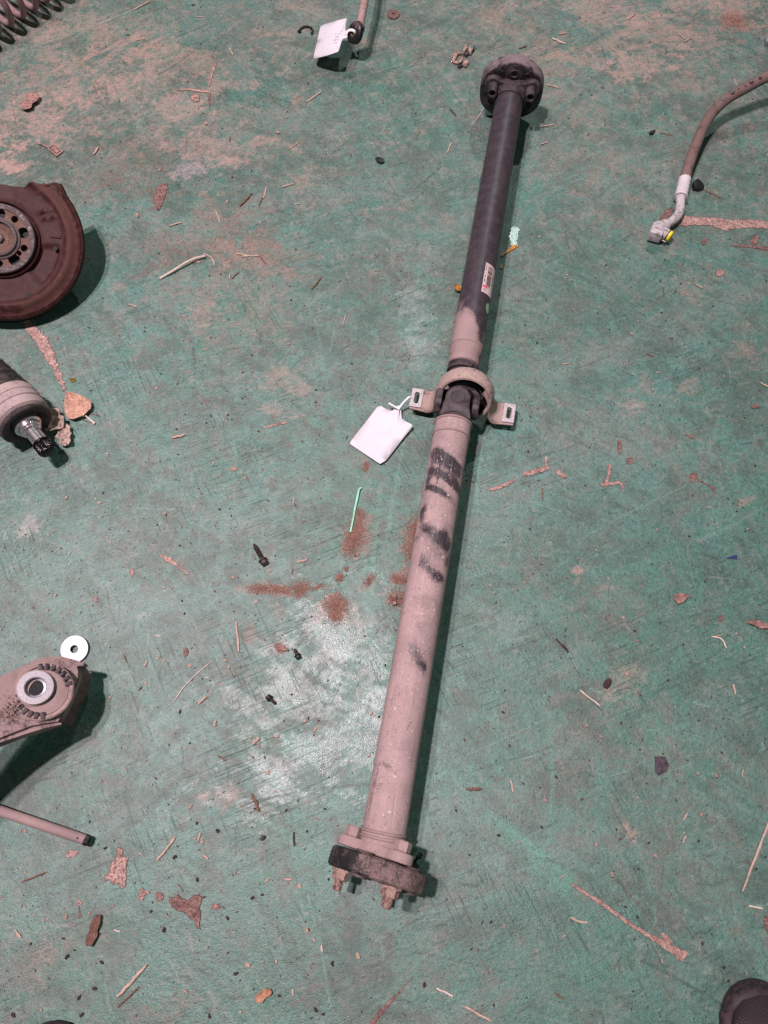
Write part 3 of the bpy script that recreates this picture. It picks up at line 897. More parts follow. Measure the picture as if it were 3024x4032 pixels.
def blobs(o, d, tfun, lst, r):
    """dark rubbed spots: (photo y, across -1..1, half length px, half width frac, strength, skew)"""
    out = []
    for (py, fx, hl, hw, k, sk) in lst:
        t = tfun(py)
        dt = abs(tfun(py - hl) - t)
        a = view_apex(o, d, t) + math.asin(max(-.99, min(.99, fx)))
        if py > 2450:
            k, dt = k * .62, dt * 1.15
        out.append((t, a, dt * 1.15, hw * 1.12, k, sk))
    return out

def dust_field(bl, base):
    def f(t, a):
        v = base(t, a)
        for (bt, ba, dt, hw, k, sk) in bl:
            da = (a - ba + math.pi) % (2 * math.pi) - math.pi
            tt = (t - bt) + sk * da
            q = (tt / dt) ** 2 + (da / hw) ** 2
            if q < 5:
                v -= k * .98 * math.exp(-q * .9)
        return v
    return f

low_bl = blobs(AXA, dL, tl, [
    (1822, -.55, 22, .5, 1.1, .012), (1838, .15, 13, .75, 1.1, .010), (1868, .35, 14, .6, 1.15, .012), (1908, .25, 15, .85, 1.15, .012), (1925, .6, 16, .5, 1.0, .012), (1958, -.35, 8, .4, .9, .01), (1972, .15, 14, .7, .7, .012), (1880, -.75, 55, .22, .65, 0), (1930, -.85, 35, .15, .6, 0),
    (1900, -.35, 40, .08, .55, 0), (2042, -.82, 24, .22, 1.1, 0), (2110, -.5, 24, .5, .6, .01), (2130, .1, 18, .6, .5, .02), (2138, .62, 28, .38, 1.15, .02), (2155, .15, 20, .5, .45, 0), (2140, -.85, 16, .25, .6, 0),
    (2215, .85, 16, .15, 1.0, 0), (2235, -.35, 30, .3, .55, 0), (2262, .1, 18, .5, .5, .01), (2285, .55, 18, .4, .8, 0), (2195, .3, 20, .4, .3, 0), (2565, -.05, 20, .22, .65, 0), (2595, .15, 24, .45, .7, .03), (2625, .5, 14, .3, .75, 0), (2650, -.55, 20, .15, .35, 0), (2650, .62, 22, .15, .3, 0),
    (2850, .35, 8, .1, .9, 0), (2870, .3, 8, .06, .8, 0), (2890, -.3, 20, .05, .35, 0), (3025, -.35, 9, .2, .9, .006), (3000, -.45, 14, .25, .4, 0), (3060, -.75, 40, .08, .65, 0), (3120, -.85, 40, .1, .6, 0), (3190, -.8, 40, .1, .7, 0), (3230, -.55, 20, .1, .45, 0), (3010, .35, 4, .05, .7, 0), (3040, .4, 4, .04, .7, 0), (2510, .45, 5, .05, .6, 0), (2480, .4, 5, .06, .5, 0),
], .031)
tW0, tW1 = tl(3285), tl(1765)
RLOW = .0312
obj('lower_tube', tube_grid(AXA, dL, tl(3330), tl(1672), lambda t: RLOW, 460, 72, dust_field(low_bl, lambda t, a: .95 if abs(a) < 1.75 else .6)), M['lower_tube'], shaft)
for t_ in (tl(3278), tl(3300), tl(1722), tl(1672)):
    bm = bmesh.new()
    rb = RLOW + .0016
    lathe(bm, [(RLOW - .001, t_ - .0028), (rb, t_ - .0016), (rb + .0006, t_), (rb, t_ + .0016), (RLOW - .001, t_ + .0028)], ML, 64)
    obj('weld_ring', bm, M['yoke_dusty'], shaft)
tn = tl(1690)
# embossed stamp frame on the lower tube
F = frame(AXA, dL)
def on_tube(o, d, t, a, r):
    G = frame(o, d)
    return o + d * t + (V(G.col[1][:3]) * math.cos(a) - V(G.col[0][:3]) * math.sin(a)) * r
def wrap_patch(bm, o, d, ta, tb, aa, ab, r, na=10, nt=4):
    g = [[bm.verts.new(on_tube(o, d, ta + (tb - ta) * i / nt, aa + (ab - aa) * k / na, r)) for k in range(na + 1)] for i in range(nt + 1)]
    for i in range(nt):
        for k in range(na):
            bm.faces.new((g[i][k], g[i][k + 1], g[i + 1][k + 1], g[i + 1][k]))
apx = view_apex(AXA, dL, tl(1800))
bm = bmesh.new()
wrap_patch(bm, AXA, dL, tl(1806), tl(1778), apx + .62, apx + 1.15, RLOW + .0004)
obj('stamped_mark', bm, M['yoke_dusty'], shaft)

# near yoke of the universal joint (ears above and below), grows out of the lower tube
def yoke(M0, t_base, t_pin, r0, ear_axis, mat, name, ear_r=.0185, gap=.019, thick=.009):
    """socket that narrows into two ears with an eye each; ear_axis 0 = ears above/below, 1 = left/right"""
    bm = bmesh.new()
    s = 1 if t_pin > t_base else -1
    Lp = abs(t_pin - t_base)
    lathe(bm, [(r0 * .55, t_base - s * .004), (r0, t_base), (r0 * .98, t_base + s * .006), (r0 * .86, t_base + s * Lp * .34), (r0 * .5, t_base + s * Lp * .42)], M0, 48)
    for sg in (-1, 1):
        # ear: an outline in the (side, axial) plane, thickened along the ear normal
        n = 30
        outline = []
        wbase = r0 * .96
        zs = t_base + s * Lp * .10
        outline.append((wbase, zs))
        outline.append((wbase * .86, t_base + s * Lp * .34))
        outline.append((ear_r * 1.02, t_base + s * Lp * .62))
        for k in range(13):
            a = math.pi * k / 12
            outline.append((ear_r * math.cos(a), t_pin + s * ear_r * math.sin(a)))
        outline.append((-ear_r * 1.02, t_base + s * Lp * .62))
        outline.append((-wbase * .86, t_base + s * Lp * .34))
        outline.append((-wbase, zs))
        def pt(u, t, h):
            # curve: near the base the ear follows the round socket, near the pin it is flat
            f = min(1, max(0, (abs(t - t_base) / Lp - .1) / .5))
            hh = h if f >= 1 else (h * f + (1 - f) * (math.sqrt(max(1e-6, r0 * r0 - u * u)) - (gap + thick - h) * .9))
            c = (u, sg * hh) if ear_axis == 0 else (sg * hh, u)
            return M0 @ V((c[0], c[1], t))
        top = [bm.verts.new(pt(u, t, gap + thick)) for u, t in outline]
        bot = [bm.verts.new(pt(u, t, gap)) for u, t in outline]
        mid = [bm.verts.new(pt(u * .88, t_pin + (t - t_pin) * .93, gap + thick + .0018)) for u, t in outline]
        m = len(outline)
        for i in range(m):
            j = (i + 1) % m
            bm.faces.new((top[i], top[j], bot[j], bot[i]))
            bm.faces.new((top[i], top[j], mid[j], mid[i]))
        bm.faces.new(mid)
        bm.faces.new(bot)
    return obj(name, bm, mat, shaft, 40)

tJ = LL
yk = yoke(ML, tl(1672), tJ, .0315, 0, M['yoke'], 'yoke', ear_r=.0215, gap=.0205, thick=.0105)
# cross and its bearing caps
bm = bmesh.new()
for ax in (0, 1):
    d_ = V(frame(AXJ, dL).col[ax][:3])
    sweep(bm, [AXJ - d_ * .027, AXJ + d_ * .027], .0105, 20)
obj('joint_cross', bm, M['dark_iron'], shaft)
def cap(c, n, r, h, name, mat, groove=True):
    Mx = frame(c, n, V((0, 1, .1)))
    bm = bmesh.new()
    lathe(bm, [(r * .2, -h), (r * 1.0, -h), (r, -.0012), (r * .9, 0), (.0005, 0)], Mx, 28)
    o = obj(name, bm, mat, shaft)
    if groove:
        bm = bmesh.new()
        lathe(bm, [(r * 1.0, -.0030), (r * 1.13, -.0030), (r * 1.16, -.0008), (r * 1.04, -.0008)], Mx, 28, close=True)
        obj('snap_ring', bm, M['dark_iron'], shaft)
    return o
Yd, Xd = V(frame(AXJ, dL).col[1][:3]), V(frame(AXJ, dL).col[0][:3])
cap(AXJ + Yd * .0338, Yd, .0120, .012, 'bearing_cap', M['yoke'])
cap(AXJ - Yd * .0338, -Yd, .0120, .012, 'bearing_cap', M['yoke'])
cap(AXJ + Xd * .0395, Xd, .0120, .014, 'bearing_cap', M['dark_iron'])
cap(AXJ - Xd * .0395, -Xd, .0120, .014, 'bearing_cap', M['dark_iron'])
# far yoke: base at the centre bearing, ears left and right pointing back to the viewer
yoke(MU, .046, 0.0, .0215, 1, M['dark_iron'], 'yoke', ear_r=.0185, gap=.0275, thick=.0100)

# centre bearing: inner race, rubber, stamped housing with two feet
tB = .052
HB = W(1830, 1556, .060)          # centre of the bearing; the housing leans back a little
dB = (dU + V((0, 0, -.42))).normalized()
MBq = frame(HB, dB)
bm = bmesh.new()
lathe(bm, [(.012, tB - .034), (.0225, tB - .034), (.0225, tB + .030), (.012, tB + .030)], MU, 40)
obj('bearing_sleeve', bm, M['yoke'], shaft)
bm = bmesh.new()
lathe(bm, [(.0200, -.001), (.0270, .001), (.0300, .009), (.0365, .0105), (.0410, .006), (.0450, .001), (.0450, .015), (.0200, .015)], MBq, 56)
obj('rubber_mount', bm, M['rubber'], shaft)
bm = bmesh.new()
lathe(bm, [(.0290, -.0035), (.0318, -.0050), (.0326, -.0030), (.0300, -.0015)], MBq, 48, close=True)
obj('dust_shield', bm, M['dark_iron'], shaft)
bm = bmesh.new()
lathe(bm, [(.0420, -.0125), (.0438, -.0150), (.0472, -.0145), (.0505, -.0095), (.0518, .0000), (.0516, .0080), (.0495, .0140), (.0450, .0168), (.0380, .0172), (.0380, .0150), (.0450, .0138), (.0475, .0080), (.0470, -.0050), (.0440, -.0105), (.0420, -.0100)], MBq, 72, close=True)
house = obj('bearing_housing', bm, M['bracket'], shaft)

def bracket_side(sgn):
    """stamped leg from the housing down and out to a flat foot"""
    Xr = -V(MU.col[0][:3]) * sgn
    Xr.z = 0
    Xr.normalize()
    fw = V((dU.x, dU.y, 0)).normalized()
    base = V((HB.x, HB.y, 0))
    bm = bmesh.new()
    # profile across (out, height, depth half, depth centre)
    prof = [(.034, .0900, .0150, .010), (.0430, .0800, .0170, .008), (.0490, .067, .0185, .005), (.0515, .053, .0205, .002), (.0530, .041, .0210, .000), (.0580, .0310, .0220, -.001), (.0660, .0265, .0225, -.002), (.0790, .0248, .0220, -.002), (.0945, .0242, .0215, -.002)]
    n = 9
    rows = []
    th = .0032
    path = smooth_path([V((p[0], 0, p[1])) for p in prof], 26)
    ww = smooth_path([V((p[2], p[3], 0)) for p in prof], 26)
    for i, (p, w) in enumerate(zip(path, ww)):
        row = []
        for k in range(n + 1):
            s = 2 * k / n - 1
            q = base + Xr * p.x + fw * (w.y + s * w.x)
            rib = .0035 * (1 - abs(s) ** 4) * max(0, 1 - i / 15) * 0
            # side flanges turn outward/down along the leg
            lip = .005 * max(0, abs(s) - .72) / .28 * (1 if i < 20 else max(0, (26 - i) / 6))
            row.append(V((q.x, q.y, p.z - lip)) + Xr * (rib - lip * .8))
        rows.append(row)
    top = [[bm.verts.new(q) for q in r] for r in rows]
    bot = [[bm.verts.new(q - V((0, 0, th)) - Xr * th * .5) for q in r] for r in rows]
    for g, fl in ((top, 0), (bot, 1)):
        for i in range(len(g) - 1):
            for k in range(n):
                fc = (rows[i][k] + rows[i + 1][k + 1]) / 2 - (base + Xr * .0845 + fw * (-.0015))
                if abs(fc.dot(Xr)) < .0058 and abs(fc.dot(fw)) < .0135:
                    continue                     # the slot goes right through the foot
                bm.faces.new((g[i][k], g[i][k + 1], g[i + 1][k + 1], g[i + 1][k]))
    m = len(top)
    for i in range(m - 1):
        for k in (0, n):
            bm.faces.new((top[i][k], top[i + 1][k], bot[i + 1][k], bot[i][k]))
    for i in (0, m - 1):
        for k in range(n):
            bm.faces.new((top[i][k], top[i][k + 1], bot[i][k + 1], bot[i][k]))
    leg = obj('bracket_leg', bm, M['bracket'], shaft, 50)
    # slotted bearing plate pressed on the foot
    c = base + Xr * .0845 + fw * (-.0015)
    Mx = frame(V((c.x, c.y, .0262)), V((0, 0, 1)), fw)
    me_ = plate_mesh('slot_plate', [[(-.0105, -.019), (.0105, -.019), (.0105, .019), (-.0105, .019)], slot(.0088, .024)], .0024, Mx, .0004)
    pl = finish('slot_plate', me_, M['slot_plate'], leg)
    pl.data.transform(Matrix.Translation(-shaft.location + leg.parent.location) if False else Matrix())
    pl.data.transform(Matrix.Translation(leg.location - shaft.location))
    return leg
for sgn in (-1, 1):
    bracket_side(sgn)
# upper part of the housing shell between the legs and the ring
# boot and clamp, then the upper tube
RUP = .0292
prof_u = lambda t: RUP
tC = tu(1462)
t_ring = tu(1372)
bm = bmesh.new()
lathe(bm, [(.020, tB + .024), (.0245, tB + .026), (.0255, tC + .004), (.0235, tC + .006), (.0235, tC + .010), (.0270, tC + .012), (.0280, tC + .022), (.0262, tC + .024), (.0262, tC + .028), (.0290, tC + .034), (.0305, tC + .046), (.0305, t_ring - .004), (.0295, t_ring)], MU, 64)
boot = obj('slip_sleeve', bm, M['yoke_dusty'], shaft)
bm = bmesh.new()
lathe(bm, [(.0236, tC - .004), (.0278, tC - .004), (.0278, tC + .0085), (.0236, tC + .0085)], MU, 56)
obj('boot_clamp', bm, M['dark_iron'], shaft)
up_bl = blobs(AXJ, dU, tu, [
    (1215, .5, 10, .6, .9, .02), (1240, .45, 12, .35, .9, 0), (1262, .45, 14, .6, 1.2, .02), (1285, .65, 22, .4, 1.2, 0), (1235, -.1, 18, .5, .25, 0), (1345, .75, 40, .3, .5, 0), (1310, .8, 40, .25, .5, 0),
], .029)
tA_, tB_ = tu(1300), tu(1190)
def updust(t, a):
    return 1.0 - max(0.0, min(1.0, (t - tA_) / (tB_ - tA_))) * 1.02
t_top = tu(398)
obj('upper_tube', tube_grid(AXJ, dU, t_ring, t_top + .01, lambda t: RUP, 300, 72, dust_field(up_bl, updust)), M['upper_tube'], shaft)
bm = bmesh.new()
lathe(bm, [(RUP - .001, t_ring - .003), (RUP + .0018, t_ring - .0016), (RUP + .0022, t_ring), (RUP + .0016, t_ring + .0018), (RUP - .001, t_ring + .003)], MU, 64)
obj('weld_ring', bm, M['yoke_dusty'], shaft)

# sticker with bar code, pink marker stroke and the small oval sticker
ap = view_apex(AXJ, dU, tu(1120))
t_a, t_b = tu(1070), tu(1182)
bm = bmesh.new()
a0_, a1_ = ap + .30, ap + 1.45
wrap_patch(bm, AXJ, dU, t_b, t_a, a0_, a1_, RUP + .0004, 16, 6)
st = obj('barcode_sticker', bm, M['sticker'], shaft)
def mark(name, f0, f1, g0, g1, mat, lift=.0007):
    """mark on the sticker; f along (0 far end .. 1 near end), g across from the left edge"""
    bm = bmesh.new()
    wrap_patch(bm, AXJ, dU, t_a + (t_b - t_a) * f1, t_a + (t_b - t_a) * f0, a0_ + (a1_ - a0_) * g0, a0_ + (a1_ - a0_) * g1, RUP + lift, 5, 1)
    o = obj(name, bm, mat, shaft)
    o.parent = st
    return o
f_ = .10
rb_ = random.Random(5)
while f_ < .74:
    w_ = rb_.choice([.008, .012, .018, .026])
    mark('bar', f_, f_ + w_, .20, .50, M['ink'])
    f_ += w_ + rb_.choice([.008, .012, .02])
for f0, f1, g0, g1 in ((.08, .30, .06, .085), (.34, .36, .06, .10), (.42, .50, .06, .10), (.55, .66, .06, .10), (.88, .90, .08, .22), (.91, .96, .12, .15), (.90, .95, .24, .27), (.55, .62, .60, .64), (.30, .50, .62, .66)):
    mark('print', f0, f1, g0, g1, M['ink'])
mark('pink_stroke', .765, .83, .03, .34, M['pinkmark'], .0008)
bm = bmesh.new()
tc_, ac_ = tu(1225), ap + 1.08
cv = bm.verts.new(on_tube(AXJ, dU, tc_, ac_, RUP + .0005))
rr = [bm.verts.new(on_tube(AXJ, dU, tc_ + .011 * math.cos(k * math.pi / 12), ac_ + .24 * math.sin(k * math.pi / 12), RUP + .0005)) for k in range(24)]
for k in range(24):
    bm.faces.new((cv, rr[k], rr[(k + 1) % 24]))
obj('oval_sticker', bm, M['green_sticker'], shaft)

# flex couplings at both ends
def disc_outline(n, R_, lobes=6, amp=.03, ph=0.0):
    return lambda a: R_ * (1 + amp * math.cos(lobes * (a - ph)))
def flex_disc(c, d, R_, th, mat, holes_phase, dust, name='rubber_coupling_disc'):
    Mx = frame(c, d)
    bm = bmesh.new()
    L = bm.verts.layers.float.new('dust')
    f = disc_outline(6, 1.0, 6, .016, holes_phase)
    h = th / 2
    prof = [(.020, -h * .8), (.028, -h), (.058, -h), (R_ - .003, -h * .96), (R_, -h * .78), (R_ + .0006, -h * .3), (R_ + .0002, 0), (R_ + .0006, h * .3), (R_, h * .78), (R_ - .003, h * .96), (.058, h), (.028, h), (.020, h * .8)]
    rings = lathe(bm, prof, Mx, 132, rmod=lambda r, t, a: r * (f(a) if r > .05 else 1), close=True)
    Mi = Mx.inverted()
    for v in bm.verts:
        loc = Mi @ v.co
        v[L] = dust(loc)
        lum = 1.0 if mat is M['disc_low'] else .25
        n_ = (mnoise.noise(V(loc) * 70) * .0009 + mnoise.noise(V(loc) * 190) * .0005) * lum
        rr_ = math.hypot(loc.x, loc.y)
        if rr_ > .05:
            loc.x *= 1 + n_ / rr_
            loc.y *= 1 + n_ / rr_
        loc.z += mnoise.noise(V(loc) * 60 + V((5, 5, 5))) * .0012 * lum
        v.co = Mx @ loc
    o = obj(name, bm, mat, shaft, 40)
    return o, Mx
def ang_pos(Mx, phi, r, t):
    """phi from the top, growing to the right"""
    return Mx @ V((-r * math.sin(phi), r * math.cos(phi), t))

def lobed_flange(c, d, phis, r_b, mat, t0, t1, hub_r, lobe_r=.019):
    """three-armed flange plate"""
    Mx = frame(c, d)
    pts = []
    n = 120
    for k in range(n):
        a = 2 * math.pi * k / n
        best = 0
        for ph in phis:
            cx, cy = -math.sin(ph) * r_b, math.cos(ph) * r_b
            dx, dy = math.cos(a), math.sin(a)
            bq = dx * cx + dy * cy
            disc = bq * bq - (r_b * r_b - lobe_r * lobe_r)
            if disc >= 0 and bq > 0:
                best = max(best, bq + math.sqrt(disc))
        ridge = max((math.cos(a - (ph + math.pi / 2)) for ph in phis))
        web = hub_r + (r_b - hub_r) * max(0, (ridge - .45) / .55) ** 1.6 * .9
        pts.append((max(best, web, hub_r) * math.cos(a), max(best, web, hub_r) * math.sin(a)))
    # smooth
    for _ in range(2):
        pts = [((pts[i - 1][0] + 2 * pts[i][0] + pts[(i + 1) % n][0]) / 4, (pts[i - 1][1] + 2 * pts[i][1] + pts[(i + 1) % n][1]) / 4) for i in range(n)]
    me_ = plate_mesh('three_arm_flange', [pts], abs(t1 - t0), Mx @ Matrix.Translation((0, 0, (t0 + t1) / 2)), .002, 2)
    return finish('three_arm_flange', me_, mat, shaft, 40)

def hexa(bm, r, t0, t1, Mx, ch=.15):
    rings = []
    for (rr, t) in ((r * (1 - ch), t0), (r, t0 + (t1 - t0) * .12), (r, t1 - (t1 - t0) * .12), (r * (1 - ch), t1)):
        rings.append([bm.verts.new(Mx @ V((rr * math.cos(k * math.pi / 3), rr * math.sin(k * math.pi / 3), t))) for k in range(6)])
    for a, b in zip(rings, rings[1:]):
        for k in range(6):
            bm.faces.new((a[k], a[(k + 1) % 6], b[(k + 1) % 6], b[k]))
    bm.faces.new(rings[0])
    bm.faces.new(rings[-1])

def thread(bm, r, t0, t1, Mx, pitch=.0016):
    n = max(4, int(abs(t1 - t0) / pitch))
    prof = [(r * .6, t0)]
    for i in range(n):
        ta = t0 + (t1 - t0) * i / n
        tb = t0 + (t1 - t0) * (i + .5) / n
        prof += [(r * .84, ta), (r, tb)]
    prof += [(r * .84, t1), (r * .55, t1 + (t1 - t0) / n * .4)]
    lathe(bm, prof, Mx, 16)

# near end: the disc hangs a little askew
dN = ((Matrix.Rotation(rad(-6.5), 3, 'Z') @ dL) + V((0, 0, -.10))).normalized()
PH_N = [rad(-90), rad(30), rad(150)]
TH = .027
def dust_near(l):
    a = math.atan2(-l.x, l.y)          # 0 top, + right
    x = -l.x / .068
    v = .36 + .30 * max(0, min(1, (x + .45) / .7))
    if x < -.5:
        v = .12
    return v
discN, MN = flex_disc(AXA, dN, .0675, TH, M['disc_low'], rad(0), dust_near)
fl = lobed_flange(AXA, dN, PH_N, .0465, M['yoke_dusty'], TH / 2 + .002, TH / 2 + .0155, .033)
bm = bmesh.new()
lathe(bm, [(.018, TH / 2 + .008), (.0365, TH / 2 + .010), (.0340, TH / 2 + .020), (.0318, tl(3322)), (.0300, tl(3318))], ML, 56)
obj('flange_neck', bm, M['yoke_dusty'], shaft)
for ph in PH_N:
    Mb = frame(ang_pos(MN, ph, .0465, 0), dN)
    bm = bmesh.new()
    hexa(bm, .0118, TH / 2 + .0156, TH / 2 + .030, Mb)
    obj('bolt_head', bm, M['yoke_dusty'], shaft)
    bm = bmesh.new()
    hexa(bm, .0115, -TH / 2 - .0140, -TH / 2 - .0018, Mb)
    lathe(bm, [(.006, -TH / 2 - .0030), (.0142, -TH / 2 - .0030), (.0142, -TH / 2 + .0005), (.006, -TH / 2 + .0005)], Mb, 24)
    nu = obj('lock_nut', bm, M['rust_nut'], shaft)
    bm = bmesh.new()
    thread(bm, .0066, -TH / 2 - .0138, -TH / 2 - .0265, Mb)
    obj('bolt_thread', bm, M['rust_nut'], shaft)
for ph in (rad(-30), rad(90), rad(210)):
    Mb = frame(ang_pos(MN, ph, .0465, 0), dN)
    bm = bmesh.new()
    lathe(bm, [(.0065, -TH / 2 - .0030), (.0112, -TH / 2 - .0030), (.0118, -TH / 2 + .004), (.0118, TH / 2 + .003), (.0065, TH / 2 + .003)], Mb, 24, close=True)
    obj('coupling_sleeve', bm, M['hub_steel'], shaft)

# far end
PH_F = [rad(-60), rad(60), rad(180)]
def dust_far(l):
    up = l.y / .068
    r = math.hypot(l.x, l.y)
    return (.30 + .55 * max(0, up)) if r > .0658 else .14
dF = (Matrix.Rotation(rad(2.0), 3, 'Z') @ dU).normalized()
discF, MF = flex_disc(AXB, dF, .0668, .030, M['disc_up'], rad(30), dust_far)
lobed_flange(AXB, dF, PH_F, .0455, M['yoke'], -.015 - .0135, -.015 - .001, .031, .0185)
bm = bmesh.new()
tf = (AXB - AXJ).length
lathe(bm, [(.024, tf - .026), (.0355, tf - .0275), (.0335, tf - .036), (.0312, tf - .046), (.0308, t_top + .004), (.0315, t_top + .0015), (.0308, t_top - .001), (RUP - .001, t_top - .002)], MU, 56)
obj('flange_neck', bm, M['yoke'], shaft)
for ph in PH_F:
    Mb = frame(ang_pos(MF, ph, .0455, 0), dF)
    bm = bmesh.new()
    lathe(bm, [(.0060, -.050), (.0092, -.051), (.0100, -.048), (.0100, -.020), (.0115, -.020), (.0115, .02), (.0060, .02)], Mb, 28, close=True)
    obj('coupling_bolt', bm, M['yoke'], shaft)
    bm = bmesh.new()
    lathe(bm, [(.0002, -.044), (.0063, -.044), (.0063, -.036), (.0002, -.036)], Mb, 20)
    obj('bolt_socket_shade', bm, M['hole_shade'], shaft)  # black plug paints the shade in the bolt's hollow end
for ph in (0, rad(120), rad(240)):
    Mb = frame(ang_pos(MF, ph, .0455, 0), dF)
    bm = bmesh.new()
    lathe(bm, [(.0064, -.0172), (.0082, -.0180), (.0088, -.0165), (.0105, -.0160), (.0175, -.0157), (.0185, -.0120), (.0185, 0), (.0064, 0)], Mb, 32, close=True)
    obj('coupling_sleeve', bm, M['yoke'], shaft)
    bm = bmesh.new()
    lathe(bm, [(.0002, -.0125), (.0066, -.0125), (.0066, -.006), (.0002, -.006)], Mb, 20)
    obj('sleeve_bore', bm, M['hole_shade'], shaft)  # black plug paints the shade inside the sleeve
# embossed rims round the sleeves
for ph in (rad(-28), rad(28), rad(92), rad(-92)):
    Mb = frame(ang_pos(MF, ph, .053, 0), dF)
    bm = bmesh.new()
    box(bm, .010, .0035, .0016, Mb @ Matrix.Translation((0, 0, -.0155)) @ Matrix.Rotation(-ph, 4, 'Z'), .0004)
    obj('cast_marking', bm, M['yoke'], shaft)

# ------------------------------------------------------------------ tags
def sheet(outline_px, zf, mat, name, th=.0007, parent=None, nsub=1):
    """thin bent sheet; outline in photo pixels, zf(px,py) = its height there"""
    bm = bmesh.new()
    top = [bm.verts.new(W(x, y, zf(x, y))) for x, y in outline_px]
    f = bm.faces.new(top)
    bmesh.ops.triangulate(bm, faces=[f])
    bmesh.ops.subdivide_edges(bm, edges=bm.edges[:], cuts=3, use_grid_fill=True)
    for v in bm.verts:
        px, py = PX(v.co)
        v.co = W(px, py, zf(px, py))
    bmesh.ops.recalc_face_normals(bm, faces=bm.faces)
    if sum((f.normal.z for f in bm.faces)) < 0:
        bmesh.ops.reverse_faces(bm, faces=bm.faces)
    me_ = bpy.data.meshes.new(name)
    bm.to_mesh(me_)
    bm.free()
    o = finish(name, me_, mat, parent, 60)
    md = o.modifiers.new('thickness', 'SOLIDIFY')
    md.thickness = th
    md.offset = 0
    return o

z_tag = lambda x, y: .0035 + .010 * max(0, (x - 1440) / 180) ** 1.5 * max(0, (1720 - y) / 110 if y < 1720 else 0) + .004 * math.sin((x + y) * .012) ** 2
p0 = W(1500, 1720)
tg = thing('paper_tag', 'blank white square tag tied to the left foot of the centre bearing', 'tag', V((p0.x, p0.y, 0)))
sheet([(1500, 1598), (1520, 1610), (1540, 1618), (1553, 1612), (1562, 1598), (1576, 1596), (1580, 1612), (1580, 1630), (1583, 1648), (1595, 1658), (1622, 1671), (1625, 1680), (1575, 1742), (1522, 1811), (1512, 1818), (1497, 1827), (1488, 1822), (1380, 1750), (1378, 1743), (1388, 1728), (1440, 1662), (1484, 1603)], z_tag, M['paper'], 'tag_sheet', .0004, tg)
bm = bmesh.new()
sweep(bm, smooth_path([W(1568, 1612, .016), W(1582, 1592, .021), W(1598, 1575, .028), W(1612, 1563, .031), W(1622, 1566, .026), W(1624, 1578, .018)], 20), .0018, 8, flat=.5)
obj('tie_strap', bm, M['tie'], tg)
bm = bmesh.new()
sweep(bm, smooth_path([W(1530, 1587, .020), W(1548, 1597, .019), W(1570, 1610, .017)], 8), .0016, 8, flat=.5)
obj('tie_tail', bm, M['tie'], tg)
bm = bmesh.new()
sweep(bm, smooth_path([W(1570, 1610, .0185), W(1566, 1660, .010), W(1552, 1715, .0075), W(1530, 1790, .0070)], 16), .0009, 6, flat=.4)
obj('tag_fold', bm, M['paper'], tg)

z_t2 = lambda x, y: .020 + .040 * (x - 1233) / 135 + .010 * math.sin((x - 1233) / 130 * 3.0)
p0 = W(1300, 200)
tg2 = thing('paper_tag', 'white printed tag tied to the rod eye at the top edge', 'tag', V((p0.x, p0.y, 0)))
sheet([(1364, 71), (1320, 83), (1268, 99), (1261, 104), (1248, 165), (1233, 228), (1240, 231), (1290, 218), (1330, 204), (1335, 197), (1340, 180), (1346, 160), (1352, 152), (1367, 148), (1369, 136), (1365, 124), (1360, 115), (1361, 95), (1366, 75)], z_t2, M['paper'], 'tag_sheet', .0004, tg2)
def tag2_line(a, b, w):
    q = [(a[0], a[1] - w), (b[0], b[1] - w), (b[0], b[1] + w), (a[0], a[1] + w)] if abs(a[0] - b[0]) > abs(a[1] - b[1]) else [(a[0] - w, a[1]), (a[0] + w, a[1]), (b[0] + w, b[1]), (b[0] - w, b[1])]
    bm = bmesh.new()
    vs = [bm.verts.new(W(x, y, z_t2(x, y) + .0009)) for x, y in q]
    bm.faces.new(vs)
    obj('print', bm, M['grey_ink'], tg2)
for a, b, w in [((1278, 128), (1344, 124), .6), ((1248, 199), (1330, 192), .6), ((1246, 199), (1252, 168), .5), ((1344, 124), (1354, 98), .6),
                ((1319, 134), (1323, 133), 1.6), ((1326, 133), (1329, 133), 1.6), ((1333, 132), (1340, 131), 1.8), ((1321, 145), (1335, 143), 1.7), ((1315, 157), (1323, 156), 1.7), ((1327, 155), (1331, 155), 1.6), ((1317, 169), (1327, 167), 1.6), ((1324, 180), (1332, 189), .8), ((1355, 138), (1357, 140), 1.5)]:
    tag2_line(a, b, w)
bm = bmesh.new()
sweep(bm, smooth_path([W(1362, 138, .060), W(1370, 122, .066), (W(1384, 118, .070)), W(1396, 124, .070), W(1398, 134, .064)], 16), .0028, 8, flat=.5)
obj('tie_strap', bm, M['tie'], tg2)
bm = bmesh.new()
sweep(bm, smooth_path([W(1380, 168, .040), W(1393, 195, .022), W(1406, 222, .010)], 8), .0018, 8, flat=.6)
obj('tie_tail', bm, M['tie'], tg2)

# ------------------------------------------------------------------ rod with flattened eye at the top
p0 = W(1400, 150)
lk = thing('link_rod', 'speckled pinkish rod with a flattened black eye at the top edge', 'rod', V((p0.x, p0.y, 0)))
bm = bmesh.new()
path = smooth_path([W(1458, -140, .085), W(1448, -60, .082), W(1437, 0, .078), W(1427, 50, .074), W(1420, 86, .071), W(1412, 105, .069)], 24)
rad_ = [.0088] * 19 + [.0090, .0095, .0105, .0125, .0145, .0150]
sweep(bm, path, rad_, 16)
obj('rod', bm, M['link'], lk)
ec = W(1397, 136, .058)
ed = (W(1385, 175, .045) - ec).normalized()
bm = bmesh.new()
Me = frame(ec, V((-.55, -.50, .55)).normalized())
lathe(bm, [(.0062, -.008), (.0150, -.008), (.0185, -.005), (.0185, .005), (.0150, .008), (.0062, .008)], Me, 28, close=True, rmod=lambda r, t, a: r * (1.0 + .32 * max(0, math.sin(a)) ** 2))
obj('eye', bm, M['black'], lk)
